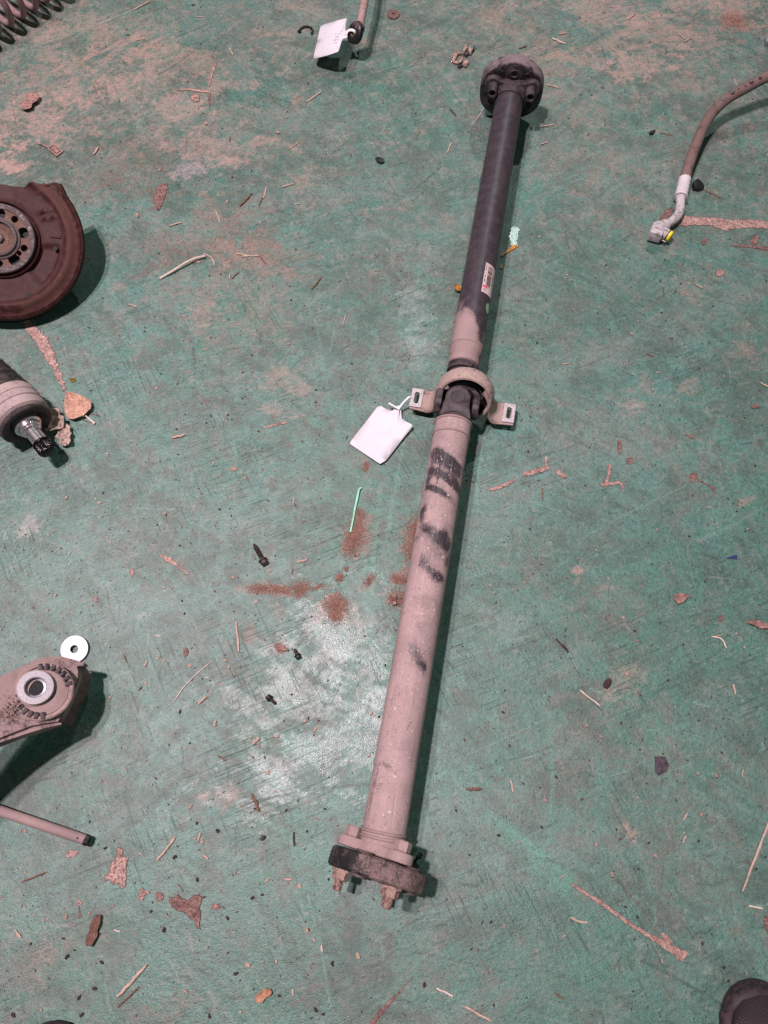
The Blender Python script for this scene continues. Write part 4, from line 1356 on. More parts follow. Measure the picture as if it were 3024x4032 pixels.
bm = bmesh.new()
lathe(bm, [(.002, .0075), (.0060, .0085), (.0065, .0075), (.0065, .0), (.002, .0)], Me, 20, close=True)
obj('eye_bush', bm, M['hub_rust'], lk)
bm = bmesh.new()
sweep(bm, [W(1412, 103, .069), W(1402, 122, .064)], [.0150, .0120], 16)
obj('neck', bm, M['dark_iron'], lk)

# ------------------------------------------------------------------ coil spring in the corner
p0 = W(60, 60)
a_, b_ = W(30, 128), W(190, 22)
ax = (b_ - a_)
ax.z = 0
ax.normalize()
pr = V((-ax.y, ax.x, 0))
Rs, wire = .074, .0074
cen = a_ + pr * .030 + V((0, 0, Rs + wire))
pitch = (W(97, 116) - W(48, 147)).length
bm = bmesh.new()
N = 34 * 8
pts = []
for i in range(N + 1):
    th = 2 * math.pi * (i / 34.0) - rad(60)
    s = pitch * (i / 34.0) - 3.0 * pitch
    pts.append(cen + ax * s + pr * (-math.cos(th) * Rs) + V((0, 0, 1)) * (-math.sin(th) * Rs))
sweep(bm, pts, wire, 12)
sp = obj('coil_spring', bm, M['spring'])
tag(origin_to(sp, (cen.x, cen.y, 0)), 'rusty pink coil spring lying in the upper left corner', 'spring')

# ------------------------------------------------------------------ wheel hub with brake shield
HC = W(-4, 938, .112)
hub = thing('wheel_hub', 'wheel hub with rusty brown brake backing plate at the left edge', 'wheel hub', V((HC.x, HC.y, 0)))
hn = V((.13, -.44, .89)).normalized()
Mh = frame(HC, hn, V((0, 1, 0)))
# the shield: polar sheet with notch
bm = bmesh.new()
L = bm.verts.layers.float.new('dust')
nA, nR = 150, 26
Rpl = .147
def plate_R(a):
    d = math.degrees(a) % 360
    if d > 180:
        d -= 360
    # notch from about 52 to 130 degrees
    pts = [(-180, 1), (40, 1), (50, 1.05), (52, 1.04), (54, .95), (59, .84), (64, .82), (68, .72), (80, .68), (110, .68), (140, .72), (150, 1), (180, 1)]
    for (d0, r0), (d1, r1) in zip(pts, pts[1:]):
        if d0 <= d <= d1:
            return Rpl * (r0 + (r1 - r0) * (d - d0) / (d1 - d0))
    return Rpl
rings = []
for i in range(nR + 1):
    f = i / nR
    ring = []
    for k in range(nA):
        a = 2 * math.pi * k / nA
        r = .056 + (plate_R(a) - .056) * f
        q = r / Rpl
        h = -.010
        h += .007 * math.exp(-((q - .82) / .045) ** 2) - .006 * math.exp(-((q - .92) / .03) ** 2)
        if q > .955:
            h -= (q - .955) / .045 * .010
        if q < .52:
            h -= (.52 - q) * .03
        # pressed ribs
        dd = (math.degrees(a) + 180) % 360 - 180
        for c_ in (30, 38):
            h += .0045 * math.exp(-((dd - c_ + (q - .65) * 20) / 1.6) ** 2) * (1 if .55 < q < .74 else 0)
        h += .003 * math.exp(-((dd - 66) / 8) ** 2) * f
        h -= .0055 * (1 / (1 + math.exp((dd + 2) / 1.0))) * (1 / (1 + math.exp(-(dd + 46) / 2))) * (1 if .5 < q < .70 else 0)
        v = bm.verts.new(Mh @ V((r * math.cos(a), r * math.sin(a), h)))
        v[L] = .08 + .85 * math.exp(-((q - .87) / .06) ** 2) * (1 if -70 < dd < 60 else .4) + (.3 if q > .97 else 0)
        ring.append(v)
    rings.append(ring)
for a_, b_ in zip(rings, rings[1:]):
    for k in range(nA):
        bm.faces.new((a_[k], a_[(k + 1) % nA], b_[(k + 1) % nA], b_[k]))
sh = obj('backing_plate', bm, M['plate_rust'], hub, 60)
md = sh.modifiers.new('thickness', 'SOLIDIFY')
md.thickness = .0022
for (pa, prr, rr_) in ((-4, .097, .0042), (-62, .110, .0042), (-1, .122, .003)):
    bm = bmesh.new()
    a = rad(pa)
    Mq = Mh @ Matrix.Translation((prr * math.cos(a), prr * math.sin(a), -.010))
    lathe(bm, [(.0003, .0026), (rr_, .0026), (rr_, .0016), (.0003, .0016)], Mq, 16)
    obj('plate_hole_shade', bm, M['hole_shade'], hub)  # solid black disc on the plate, painted as the shade of a hole
bm = bmesh.new()
Mq = Mh @ Matrix.Translation((.097, .016, -.0090))
box(bm, .018, .007, .003, Mq, .001)
obj('plate_slot', bm, M['plate_rust'], hub)
# carrier ring under the flange
bm = bmesh.new()
lathe(bm, [(.050, -.030), (.070, -.030), (.0712, -.020), (.0700, -.0065), (.0675, -.0045), (.065, -.014), (.050, -.016)], Mh, 80, close=True)
obj('carrier_ring', bm, M['plate_rust'], hub)
Rh = .0685
holes = [circle(.0105, 20, (.0440 * math.cos(rad(a)), .0440 * math.sin(rad(a)))) for a in (19, 19 - 72, 19 + 72, 19 + 144, 19 - 144)]
holes += [circle(.0062, 16, (.0455 * math.cos(rad(a)), .0455 * math.sin(rad(a)))) for a in (-17, -17 + 72, -17 - 72, -17 + 144, -17 - 144)]
holes += [circle(.0045, 14, (.042 * math.cos(rad(-34)), .042 * math.sin(rad(-34))))]
me_ = plate_mesh('hub_flange', [circle(.0535, 64)] + holes, .010, Mh @ Matrix.Translation((0, 0, -.0065)), .0006)
finish('hub_flange', me_, M['hub_rust'], hub)
bm = bmesh.new()
lathe(bm, [(.0530, -.012), (.0625, -.012), (.0633, -.010), (.0633, -.0005), (.0620, .0012), (.0540, .0012), (.0530, 0)], Mh, 90, close=True)
obj('hub_rim', bm, M['hub_steel'], hub)
bm = bmesh.new()
lathe(bm, [(.0002, -.022), (.052, -.022), (.052, -.014), (.0002, -.014)], Mh, 50)
obj('hub_back', bm, M['hole_shade'], hub)  # black disc paints the shade seen through the flange holes
bm = bmesh.new()
lathe(bm, [(.0265, -.006), (.0375, -.006), (.0375, .001), (.0345, .0022), (.0325, .0065), (.0290, .0075), (.0275, .002), (.0215, -.004), (.010, -.004), (.010, -.006)], Mh, 64, close=True)
obj('centre_ring', bm, M['hub_steel'], hub)
bm = bmesh.new()
lathe(bm, [(.0265, .0005), (.020, -.0005), (.014, -.002), (.002, -.003), (.002, -.008), (.0265, -.008)], Mh, 48, close=True)
obj('hub_cup', bm, M['hub_rust'], hub)
bm = bmesh.new()
hexa(bm, .0088, -.004, .004, Mh)
obj('axle_nut', bm, M['hub_steel'], hub)
# knuckle arms below, mostly in shade
bm = bmesh.new()
g = V((HC.x, HC.y, 0))
sweep(bm, [V((HC.x, HC.y, .070)), V((HC.x, HC.y, .02)), V((HC.x, HC.y, .004))], [.045, .042, .040], 24)
sweep(bm, smooth_path([g + V((.02, 0, .035)), g + V((.055, -.035, .03)), g + V((.080, -.055, .022))], 10), .016, 14)
sweep(bm, smooth_path([g + V((.02, .02, .045)), g + V((.06, .02, .045)), g + V((.090, .025, .045))], 8), .014, 12)
obj('knuckle', bm, M['dark_iron'], hub)

# ------------------------------------------------------------------ drive axle stub
zA = .050
tip = W(194, 1784, zA - .004)
back = W(94, 1656, zA)
ad = (back - tip).normalized()
ax_len = (back - tip).length
axl = thing('axle_shaft', 'drive axle joint with a shiny splined stub at the left edge', 'axle', V((back.x, back.y, 0)))
Ma = frame(tip, ad)
bm = bmesh.new()
lathe(bm, [(0.0049, .0000), (0.0104, .0003), (0.0132, .002), (0.0137, .0045)], Ma, 36)
obj('stub_end', bm, M['oily'], axl)
bm = bmesh.new()
lathe(bm, [(0.0049, .0046), (0.0144, .0048), (0.0151, .0065), (0.0151, .0200), (0.0137, .0215), (0.0049, .0215)], Ma, 112, rmod=lambda r, t, a: r * (1 + (.035 * math.cos(28 * a) if .011 < r else 0)))
obj('spline', bm, M['oily'], axl)
bm = bmesh.new()
lathe(bm, [(0.0049, .0214), (0.0156, .0216), (0.0163, .0235), (0.0156, .0255), (0.0049, .0256)], Ma, 40)
obj('stop_ring', bm, M['oily'], axl)
bm = bmesh.new()
lathe(bm, [(0.0049, .0255), (0.0132, .0256), (0.0132, .052), (0.0165, .054), (0.0165, .0575), (0.0193, .059), (0.0201, .066), (0.0238, .067), (0.0250, .085), (0.0049, .085)], Ma, 48)
obj('stub_shaft', bm, M['chrome'], axl)
bm = bmesh.new()
lathe(bm, [(.019, .090), (.023, .080), (.030, .073), (.0365, .0695), (.0435, .0690), (.0455, .0715), (.0440, .078), (.030, .085)], Ma, 64, close=True)
obj('front_shield', bm, M['boot'], axl)
bm = bmesh.new()
lathe(bm, [(.030, .086), (.0432, .0785), (.0478, .082), (.0492, .090), (.0490, .0965), (.0470, .0980), (.0470, .0995), (.0490, .1005), (.0492, .112), (.0472, .1132), (.0472, .1150), (.0488, .1160), (.0485, .128), (.046, .1340), (.030, .1345)], Ma, 72)
obj('joint_cup', bm, M['cup'], axl)
bm = bmesh.new()
prof = [(.02, .1335)]
for i in range(9):
    t = .136 + i * .016
    r = .0455 - i * .0024
    prof += [(r, t), (r + .0005, t + .005), (r - .006, t + .011)]
prof += [(.018, .29)]
lathe(bm, prof, Ma, 56)
obj('rubber_boot', bm, M['boot'], axl)

# ------------------------------------------------------------------ control arm end with bushing, and a washer
def arm_z(x, y):
    return .074 + .066 * max(-.2, (329 - x) / 330)
p0 = W(150, 2720)
arm = thing('control_arm', 'dusty pink control arm end with a pressed-in bushing at the left edge', 'control arm', V((p0.x, p0.y, 0)))
top_px = [(-560, 2925), (-260, 2790), (-120, 2725), (0, 2665), (86, 2624), (150, 2594), (185, 2586), (240, 2584), (300, 2600), (324, 2607), (331, 2614), (326, 2622), (303, 2622), (307, 2645), (306, 2668), (296, 2695), (283, 2729), (270, 2760), (258, 2789), (244, 2815), (228, 2841), (200, 2845), (120, 2858), (0, 2905), (-120, 2950), (-260, 3010), (-560, 3135)]
bm = bmesh.new()
tv = [bm.verts.new(W(x, y, arm_z(x, y))) for x, y in top_px]
f = bm.faces.new(tv)
if f.normal.z < 0:
    f.normal_flip()
r = bmesh.ops.inset_region(bm, faces=[f], thickness=.004, depth=.0035)
bv = [bm.verts.new(v.co - V((0, 0, .016))) for v in tv]
n = len(tv)
for i in range(n):
    bm.faces.new((tv[i], tv[(i + 1) % n], bv[(i + 1) % n], bv[i]))
bm.faces.new(bv)
bmesh.ops.triangulate(bm, faces=[q for q in bm.faces if len(q.verts) > 4])
obj('arm_plate', bm, M['arm'], arm, 40)
# lower flange running along the near edge
bm = bmesh.new()
e1 = [(-560, 3150), (-260, 3024), (-120, 2968), (0, 2924), (100, 2890), (172, 2868), (215, 2858), (243, 2852)]
e2 = [(-560, 3180), (-260, 3050), (-120, 2992), (0, 2942), (100, 2904), (172, 2882), (220, 2866), (246, 2857)]
up_ = [bm.verts.new(W(x, y, arm_z(x, y) - .004)) for x, y in e1]
dn_ = [bm.verts.new(W(x, y, arm_z(x, y) - .016)) for x, y in e2]
in_ = [bm.verts.new(W(x, y - 36, arm_z(x, y) - .006)) for x, y in e1]
dn2 = [bm.verts.new(v.co + V((0, .006, -.004))) for v in dn_]
for i in range(len(e1) - 1):
    bm.faces.new((up_[i], up_[i + 1], dn_[i + 1], dn_[i]))
    bm.faces.new((in_[i], in_[i + 1], up_[i + 1], up_[i]))
    bm.faces.new((dn_[i], dn_[i + 1], dn2[i + 1], dn2[i]))
obj('lower_flange', bm, M['arm'], arm, 50)
# broken skirt down the right side
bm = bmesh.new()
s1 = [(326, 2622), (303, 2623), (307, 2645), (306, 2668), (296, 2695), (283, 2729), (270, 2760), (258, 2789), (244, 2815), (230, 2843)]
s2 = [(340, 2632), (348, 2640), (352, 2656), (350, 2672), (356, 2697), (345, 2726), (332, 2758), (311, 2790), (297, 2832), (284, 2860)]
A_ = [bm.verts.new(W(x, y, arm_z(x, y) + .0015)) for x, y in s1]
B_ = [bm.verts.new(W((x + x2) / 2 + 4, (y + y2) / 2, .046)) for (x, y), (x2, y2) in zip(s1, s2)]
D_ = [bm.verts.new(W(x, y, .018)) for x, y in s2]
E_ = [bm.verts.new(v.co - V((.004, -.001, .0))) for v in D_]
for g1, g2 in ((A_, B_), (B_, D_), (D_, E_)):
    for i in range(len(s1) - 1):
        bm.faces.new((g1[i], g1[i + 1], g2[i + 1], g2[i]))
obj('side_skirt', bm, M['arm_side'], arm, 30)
# bushing
bc = W(168, 2722, arm_z(168, 2722) + .002)
bnrm = V((.42, .02, 1)).normalized()
Mb = frame(bc, bnrm, V((0, 1, 0)))
bm = bmesh.new()
lathe(bm, [(.0385, -.006), (.0415, -.004), (.0415, .0036), (.0395, .0050), (.0355, .0042), (.0340, .0010), (.0340, -.006)], Mb, 72, close=True)
obj('bushing_collar', bm, M['arm'], arm)
bm = bmesh.new()
lathe(bm, [(.018, -.004), (.0338, -.004), (.0338, .0022), (.0300, .0030), (.0225, .0050), (.018, .0050)], Mb, 64, close=True)
obj('bushing_rubber', bm, M['yoke_dusty'], arm)
for a0, a1 in ((20, 118), (195, 292)):
    k = a0
    while k < a1:
        a = rad(k)
        Mq = Mb @ Matrix.Rotation(a, 4, 'Z') @ Matrix.Translation((.0345, 0, .0046))
        bm = bmesh.new()
        box(bm, .0095, .0058, .0046, Mq, .0011)
        obj('rubber_rib', bm, M['dark_iron'], arm)
        k += 14
sc_ = bc + bnrm * .016 + V((-.0105, .0035, 0))
Ms = frame(sc_, bnrm, V((0, 1, 0)))
bm = bmesh.new()
lathe(bm, [(.0135, -.001), (.0150, .0006), (.0235, .0006), (.0243, -.0006), (.0240, -.004), (.0225, -.016), (.0135, -.016)], Ms, 56, close=True)
obj('inner_sleeve', bm, M['bushing_al'], arm)
bm = bmesh.new()
lathe(bm, [(.0225, -.003), (.0262, -.006), (.0285, -.020), (.0200, -.020)], Ms, 48, close=True)
obj('sleeve_rubber', bm, M['yoke_dusty'], arm)
bm = bmesh.new()
lathe(bm, [(.0136, -.0015), (.0134, -.0070), (.0108, -.0075), (.0100, -.014), (.0150, -.014), (.0150, -.0015)], Ms, 40, close=True)
obj('sleeve_bore', bm, M['zinc'], arm)
bm = bmesh.new()
lathe(bm, [(.0002, -.0085), (.0108, -.0085), (.0108, -.0125), (.0002, -.0125)], Ms, 24)
obj('bore_floor', bm, M['hole_shade'], arm)  # black disc paints the shade deep in the bore
# caked mud beside the bushing
bm = bmesh.new()
rr_ = random.Random(3)
for i in range(90):
    px, py = 42 + rr_.gauss(0, 16), 2795 + rr_.gauss(0, 24)
    q = W(px, py, arm_z(px, py) + .0036)
    r_ = rr_.choice([.0005, .0007, .0009, .0011])
    bmesh.ops.create_icosphere(bm, subdivisions=1, radius=r_, matrix=Matrix.Translation(q) @ Matrix.Rotation(rr_.uniform(0, 3), 4, 'Z') @ Matrix.Diagonal((rr_.uniform(.8, 1.6), 1, .6, 1)))
for v in bm.verts:
    v.co += V((rr_.uniform(-1, 1), rr_.uniform(-1, 1), rr_.uniform(-1, 1))) * .0004
md_ = obj('caked_mud', bm, M['mud'], arm)
md_['kind'] = 'stuff'

wc = W(293, 2556, .006)
me_ = plate_mesh('flat_washer', [circle(.0222, 48), circle(.0061, 28)], .0022, frame(wc, V((.05, -.12, 1)).normalized(), V((0, 1, 0))), .0005, 2)
wa = finish('flat_washer', me_, M['zinc'])
tag(origin_to(wa, (wc.x, wc.y, 0)), 'clean bright zinc washer resting against the control arm', 'washer')

# ------------------------------------------------------------------ thin rod bottom left
a_, b_ = W(-260, 3104, .034), W(346, 3310, .0130)
dr = (a_ - b_).normalized()
Mr = frame(b_, dr)
rd = thing('thin_rod', 'dusty pink steel rod with a black hollow end at the lower left edge', 'rod', V((b_.x, b_.y, 0)))
bm = bmesh.new()
lathe(bm, [(.0055, .004), (.0068, .0045), (.0072, .0055), (.0072, .30), (.006, .30)], Mr, 32)
obj('rod_body', bm, M['rod'], rd)
bm = bmesh.new()
lathe(bm, [(.0022, -.0012), (.0062, -.0022), (.0070, .000), (.0072, .0048), (.0022, .0048)], Mr, 20, close=True, rmod=lambda r, t, a: r * (1 + .12 * math.sin(5 * a + 1)))
obj('rod_end', bm, M['black'], rd)
bm = bmesh.new()
q = b_ - dr * 0 + dr * .013 + V((0, 0, .0079))
lathe(bm, [(.0003, 0), (.0014, 0), (.0014, .0004), (.0003, .0004)], frame(q, V((0, 0, 1)), V((0, 1, 0))), 12)
obj('pin_hole_shade', bm, M['hole_shade'], rd)  # small black disc on the rod, painted as hole shade

# ------------------------------------------------------------------ hose with aluminium fitting
hp = [W(3330, 190, .105), W(3180, 232, .092), W(3024, 301, .074), W(2938, 345, .064), W(2859, 392, .055), W(2804, 446, .047), W(2765, 511, .039), W(2736, 583, .032), W(2710, 656, .026), W(2697, 706, .0225)]
hs = thing('air_conditioning_hose', 'dusty rubber hose with aluminium end fitting curving in at the right edge', 'hose', V((hp[-1].x, hp[-1].y, 0)))
bm = bmesh.new()
sweep(bm, smooth_path(hp, 60), .0112, 20)
hose = obj('hose', bm, M['hose'], hs)
# oil blots on the hose
hpath = smooth_path(hp, 60)
def blot(fr, off, r):
    i = int(fr * 58)
    c = hpath[i]
    d = (hpath[i + 1] - hpath[i]).normalized()
    bm = bmesh.new()
    n = 14
    vs = []
    side = d.cross(V((0, 0, 1))).normalized()
    upv = side.cross(d).normalized()
    for k in range(n):
        t = 2 * math.pi * k / n
        rr = r * random.uniform(.75, 1.15)
        u, w = rr * math.cos(t) * 1.2, rr * math.sin(t)
        a = off + w / .0112
        vs.append(bm.verts.new(c + d * u + (upv * math.cos(a) + side * math.sin(a)) * .01155))
    cv = bm.verts.new(c + (upv * math.cos(off) + side * math.sin(off)) * .01165)
    for k in range(n):
        bm.faces.new((cv, vs[k], vs[(k + 1) % n]))
    o = obj('oil_blot', bm, M['blot'], hs)
    o.parent = hose
M['blot'] = plain('dark_oil_blot', (.05, .03, .032), .35)
for fr, off, r in ((.445, 0.0, .0062), (.505, .1, .0036), (.53, .15, .0018), (.33, -.2, .0045), (.28, -.3, .0035), (.37, -.3, .0022), (.41, -.1, .002), (.24, -.35, .005), (.20, -.4, .006), (.60, .1, .0016), (.63, .15, .0016), (.57, .2, .0014)):
    blot(fr, off, r)
s0, s1_ = W(2697, 704, .0225), W(2680, 778, .018)
bm = bmesh.new()
dd = (s1_ - s0)
Mc = frame(s0, dd)
Ls = dd.length
prof = [(.009, -.001), (.0122, 0), (.0128, .002), (.0128, Ls * .10)]
for i in range(4):
    t = Ls * (.14 + .2 * i)
    prof += [(.0128, t), (.0118, t + Ls * .03), (.0116, t + Ls * .08), (.0128, t + Ls * .12)]
prof += [(.0130, Ls * .93), (.0146, Ls * .95), (.0146, Ls * 1.0), (.009, Ls * 1.0)]
lathe(bm, prof, Mc, 36)
obj('crimp_sleeve', bm, M['crimp'], hs)
bm = bmesh.new()
pp = smooth_path([W(2680, 776, .018), W(2679, 800, .0165), W(2677, 829, .0155), W(2668, 850, .015), (W(2650, 868, .015)), W(2628, 882, .015), W(2606, 892, .0155)], 30)
sweep(bm, pp, [.0105, .0105, .0092] + [.0092] * 22 + [.0098, .0115, .0125, .0125, .0128, .0128], 20)
obj('bent_pipe', bm, M['alu'], hs)
bc_ = W(2590, 905, .0165)
bdir = (W(2572, 938, .0165) - bc_)
bdir.z = 0
bdir.normalize()
bm = bmesh.new()
Mk = frame(bc_ + bdir * .008, bdir)
box(bm, .026, .024, .030, Mk @ Matrix.Rotation(rad(8), 4, 'Y'), .0035)
lathe(bm, [(.004, -.022), (.0125, -.020), (.0150, -.012), (.0150, .002), (.004, .004)], Mk, 28)
obj('end_block', bm, M['alu'], hs, 45)
side_d = (W(2640, 932, .016) - W(2596, 908, .016))
side_d.z = 0
side_d.normalize()
Mp = frame(W(2596, 908, .017), side_d)
bm = bmesh.new()
lathe(bm, [(.004, 0), (.0112, .002), (.0112, .0185), (.004, .0185)], Mp, 28)
obj('port', bm, M['alu'], hs)
bm = bmesh.new()
lathe(bm, [(.004, .0185), (.0118, .0186), (.0118, .0205), (.004, .0206)], Mp, 28)
obj('seal_ring', bm, M['black'], hs)
bm = bmesh.new()
lathe(bm, [(.004, .0206), (.0105, .0207), (.0108, .0250), (.0098, .0265), (.0060, .0262), (.004, .0255)], Mp, 28)
obj('yellow_plug', bm, M['yellow'], hs)
bm = bmesh.new()
pq = W(2597, 940, .012)
sweep(bm, [pq, pq + side_d * .014], .0014, 10)
obj('locating_pin', bm, M['alu'], hs)

# ------------------------------------------------------------------ shoes of the person who stands there
def shoe(name, toe, heading, mirror, label):
    root = thing(name, label, 'shoe', V((toe.x, toe.y, 0)), None)
    d = V((-math.sin(heading), math.cos(heading), 0))
    sidev = V((d.y, -d.x, 0))
    def loft(stations, mat, nm, seg=28, attr=False, flat_bottom=True):
        bm = bmesh.new()
        L = bm.verts.layers.float.new('knit')
        rings = []
        for (s, w, z0, z1, off) in stations:
            ring = []
            for k in range(seg):
                a = 2 * math.pi * k / seg
                x = math.copysign(abs(math.cos(a)) ** .75, math.cos(a)) * w
                y = math.copysign(abs(math.sin(a)) ** .8, math.sin(a))
                z = z0 + (z1 - z0) * (y * .5 + .5)
                v = bm.verts.new(toe - d * s + sidev * (x * 1.14 + off * mirror) + V((0, 0, z)))
                v[L] = max(0.0, min(1.0, (s - .030) / .03)) * max(0.0, min(1.0, (y + .15) / .4))
                ring.append(v)
            rings.append(ring)
        for a_, b_ in zip(rings, rings[1:]):
            for k in range(seg):
                bm.faces.new((a_[k], a_[(k + 1) % seg], b_[(k + 1) % seg], b_[k]))
        bm.faces.new(rings[0])
        bm.faces.new(rings[-1])
        return obj(nm, bm, mat, root, 60)
    st_u = [(.004, .010, .020, .034, 0), (.008, .020, .019, .040, 0), (.016, .030, .018, .047, 0), (.030, .0385, .018, .054, 0), (.050, .0445, .018, .060, .001), (.075, .0475, .018, .066, .002), (.10, .0475, .018, .073, .002), (.13, .0445, .018, .084, 0), (.16, .041, .018, .096, -.002), (.19, .038, .018, .103, -.003), (.22, .036, .018, .102, -.003), (.25, .0345, .018, .100, -.002), (.275, .030, .018, .098, 0), (.288, .018, .02, .09, 0)]
    loft(st_u, M['shoe'], 'knitted_upper')
    st_s = [(-.004, .008, .006, .020, 0), (.000, .020, .002, .024, 0), (.008, .031, .0005, .027, 0), (.020, .040, 0, .028, 0), (.040, .0475, 0, .028, 0), (.075, .0515, 0, .028, .002), (.105, .050, 0, .028, .002), (.14, .0455, 0, .028, 0), (.18, .041, 0, .030, -.002), (.22, .040, 0, .031, -.003), (.26, .0375, 0, .032, -.001), (.282, .030, 0, .033, 0), (.294, .016, .002, .032, 0)]
    loft(st_s, M['sole'], 'sole')
    st_b = [(-.001, .012, .018, .034, 0), (.003, .024, .017, .038, 0), (.012, .036, .017, .041, 0), (.024, .0425, .017, .040, 0), (.034, .0462, .017, .034, 0)]
    loft(st_b, M['sole'], 'toe_bumper')
    # lower leg inside a dark sock so the shoe is worn
    return root
shoe('shoe', W(2962, 3862, .012), rad(-4), 1, 'dark knitted shoe toe poking in at the lower right corner')
shoe('shoe', W(215, 4026, .0), rad(6), -1, 'dark knitted shoe standing just below the lower left edge')

# ------------------------------------------------------------------ small things on the floor
LAND = {}
def landmark(name, px, py):
    LAND[name] = W(px, py)
for nm_, x, y in (('near end of the drive shaft', 1490, 3440), ('far coupling disc', 2012, 335), ('centre bearing', 1800, 1600), ('blank white tag', 1500, 1720), ('printed white tag', 1300, 150), ('brake backing plate', 200, 930),
                  ('splined axle stub', 150, 1740), ('zinc washer', 293, 2556), ('control arm', 250, 2760), ('thin rod', 340, 3310), ('yellow plug of the hose', 2630, 925), ('hose bend', 2800, 450), ('lower right shoe', 2960, 3900),
                  ('coil spring', 100, 100), ('lower half of the shaft', 1560, 2800), ('middle of the lower tube', 1690, 2200), ('dark upper tube', 1940, 850), ('lower left corner', 60, 3950), ('right edge midway', 3000, 2300), ('top right corner', 2980, 60), ('bottom edge middle', 1512, 4000), ('blue triangle', 2886, 2196), ('dark purple chip', 2605, 3015), ('long branched bare patch', 2500, 3650), ('dry leaf', 300, 1610), ('loose flanged bolt', 1020, 2175), ('white wire', 720, 1040), ('left edge midway', 50, 2200), ('empty floor right of the joint', 2350, 1500), ('open floor left of the tag', 1000, 1500)):
    landmark(nm_, x, y)
USED = {}
def where(p):
    n, d = min(((k, (v - p).xy.length) for k, v in LAND.items()), key=lambda t: t[1])
    if d < .03:
        return 'touching the ' + n
    a = math.degrees(math.atan2(p.y - LAND[n].y, p.x - LAND[n].x)) % 360
    w = ['right of', 'upper right of', 'above', 'upper left of', 'left of', 'lower left of', 'below', 'lower right of'][int((a + 22.5) // 45) % 8]
    return ('just ' if d < .10 else 'far ' if d > .22 else '') + w + ' the ' + n
def auto(o, what, cat, group):
    lab = what + ' ' + where(o.location)
    USED.setdefault(lab, []).append(o)
    tag(o, lab, cat, group)
    return o
def settle_labels():
    for lab, os_ in USED.items():
        if len(os_) < 2:
            continue
        L_ = next((v for k, v in LAND.items() if lab.endswith(k)), V())
        os_.sort(key=lambda o: (o.location - L_).xy.length)
        for o, w in zip(os_, ('nearest', 'second nearest', 'third nearest', 'fourth nearest', 'fifth nearest', 'sixth nearest', 'seventh nearest')):
            o['label'] = lab + ', ' + w

def splinter(x1, y1, x2, y2, wpx, matk, bend=0.0, what=None):
    a, b = W(x1, y1), W(x2, y2)
    L = (b - a).length
    r = wpx * .76 / 2 / 2300.0
    r = max(r, .0006)
    side = V((-(b - a).y, (b - a).x, 0)).normalized()
    n = 7
    pts, rr = [], []
    for i in range(n + 1):
        f = i / n
        p = a.lerp(b, f) + side * (bend * L * math.sin(math.pi * f) + random.uniform(-.4, .4) * r)
        p.z = r * .75 + .0004 + random.uniform(0, r * .5)
        pts.append(p)
        rr.append(r * random.uniform(.75, 1.1) * (.55 if i in (0, n) else 1))
    bm = bmesh.new()
    sweep(bm, pts, rr, 7, flat=.7)
    o = obj('wood_splinter', bm, M[matk], None, 50)
    m = (a + b) / 2
    origin_to(o, (m.x, m.y, 0))
    size = 'long' if L > .045 else 'short' if L < .02 else 'thin'
    colr = {'straw': 'tan', 'straw_pale': 'pale', 'straw_brown': 'brown', 'straw_dark': 'dark'}[matk]
    return auto(o, what or ('%s %s wood splinter' % (size, colr)), 'splinter', 'wood splinters scattered on the floor')

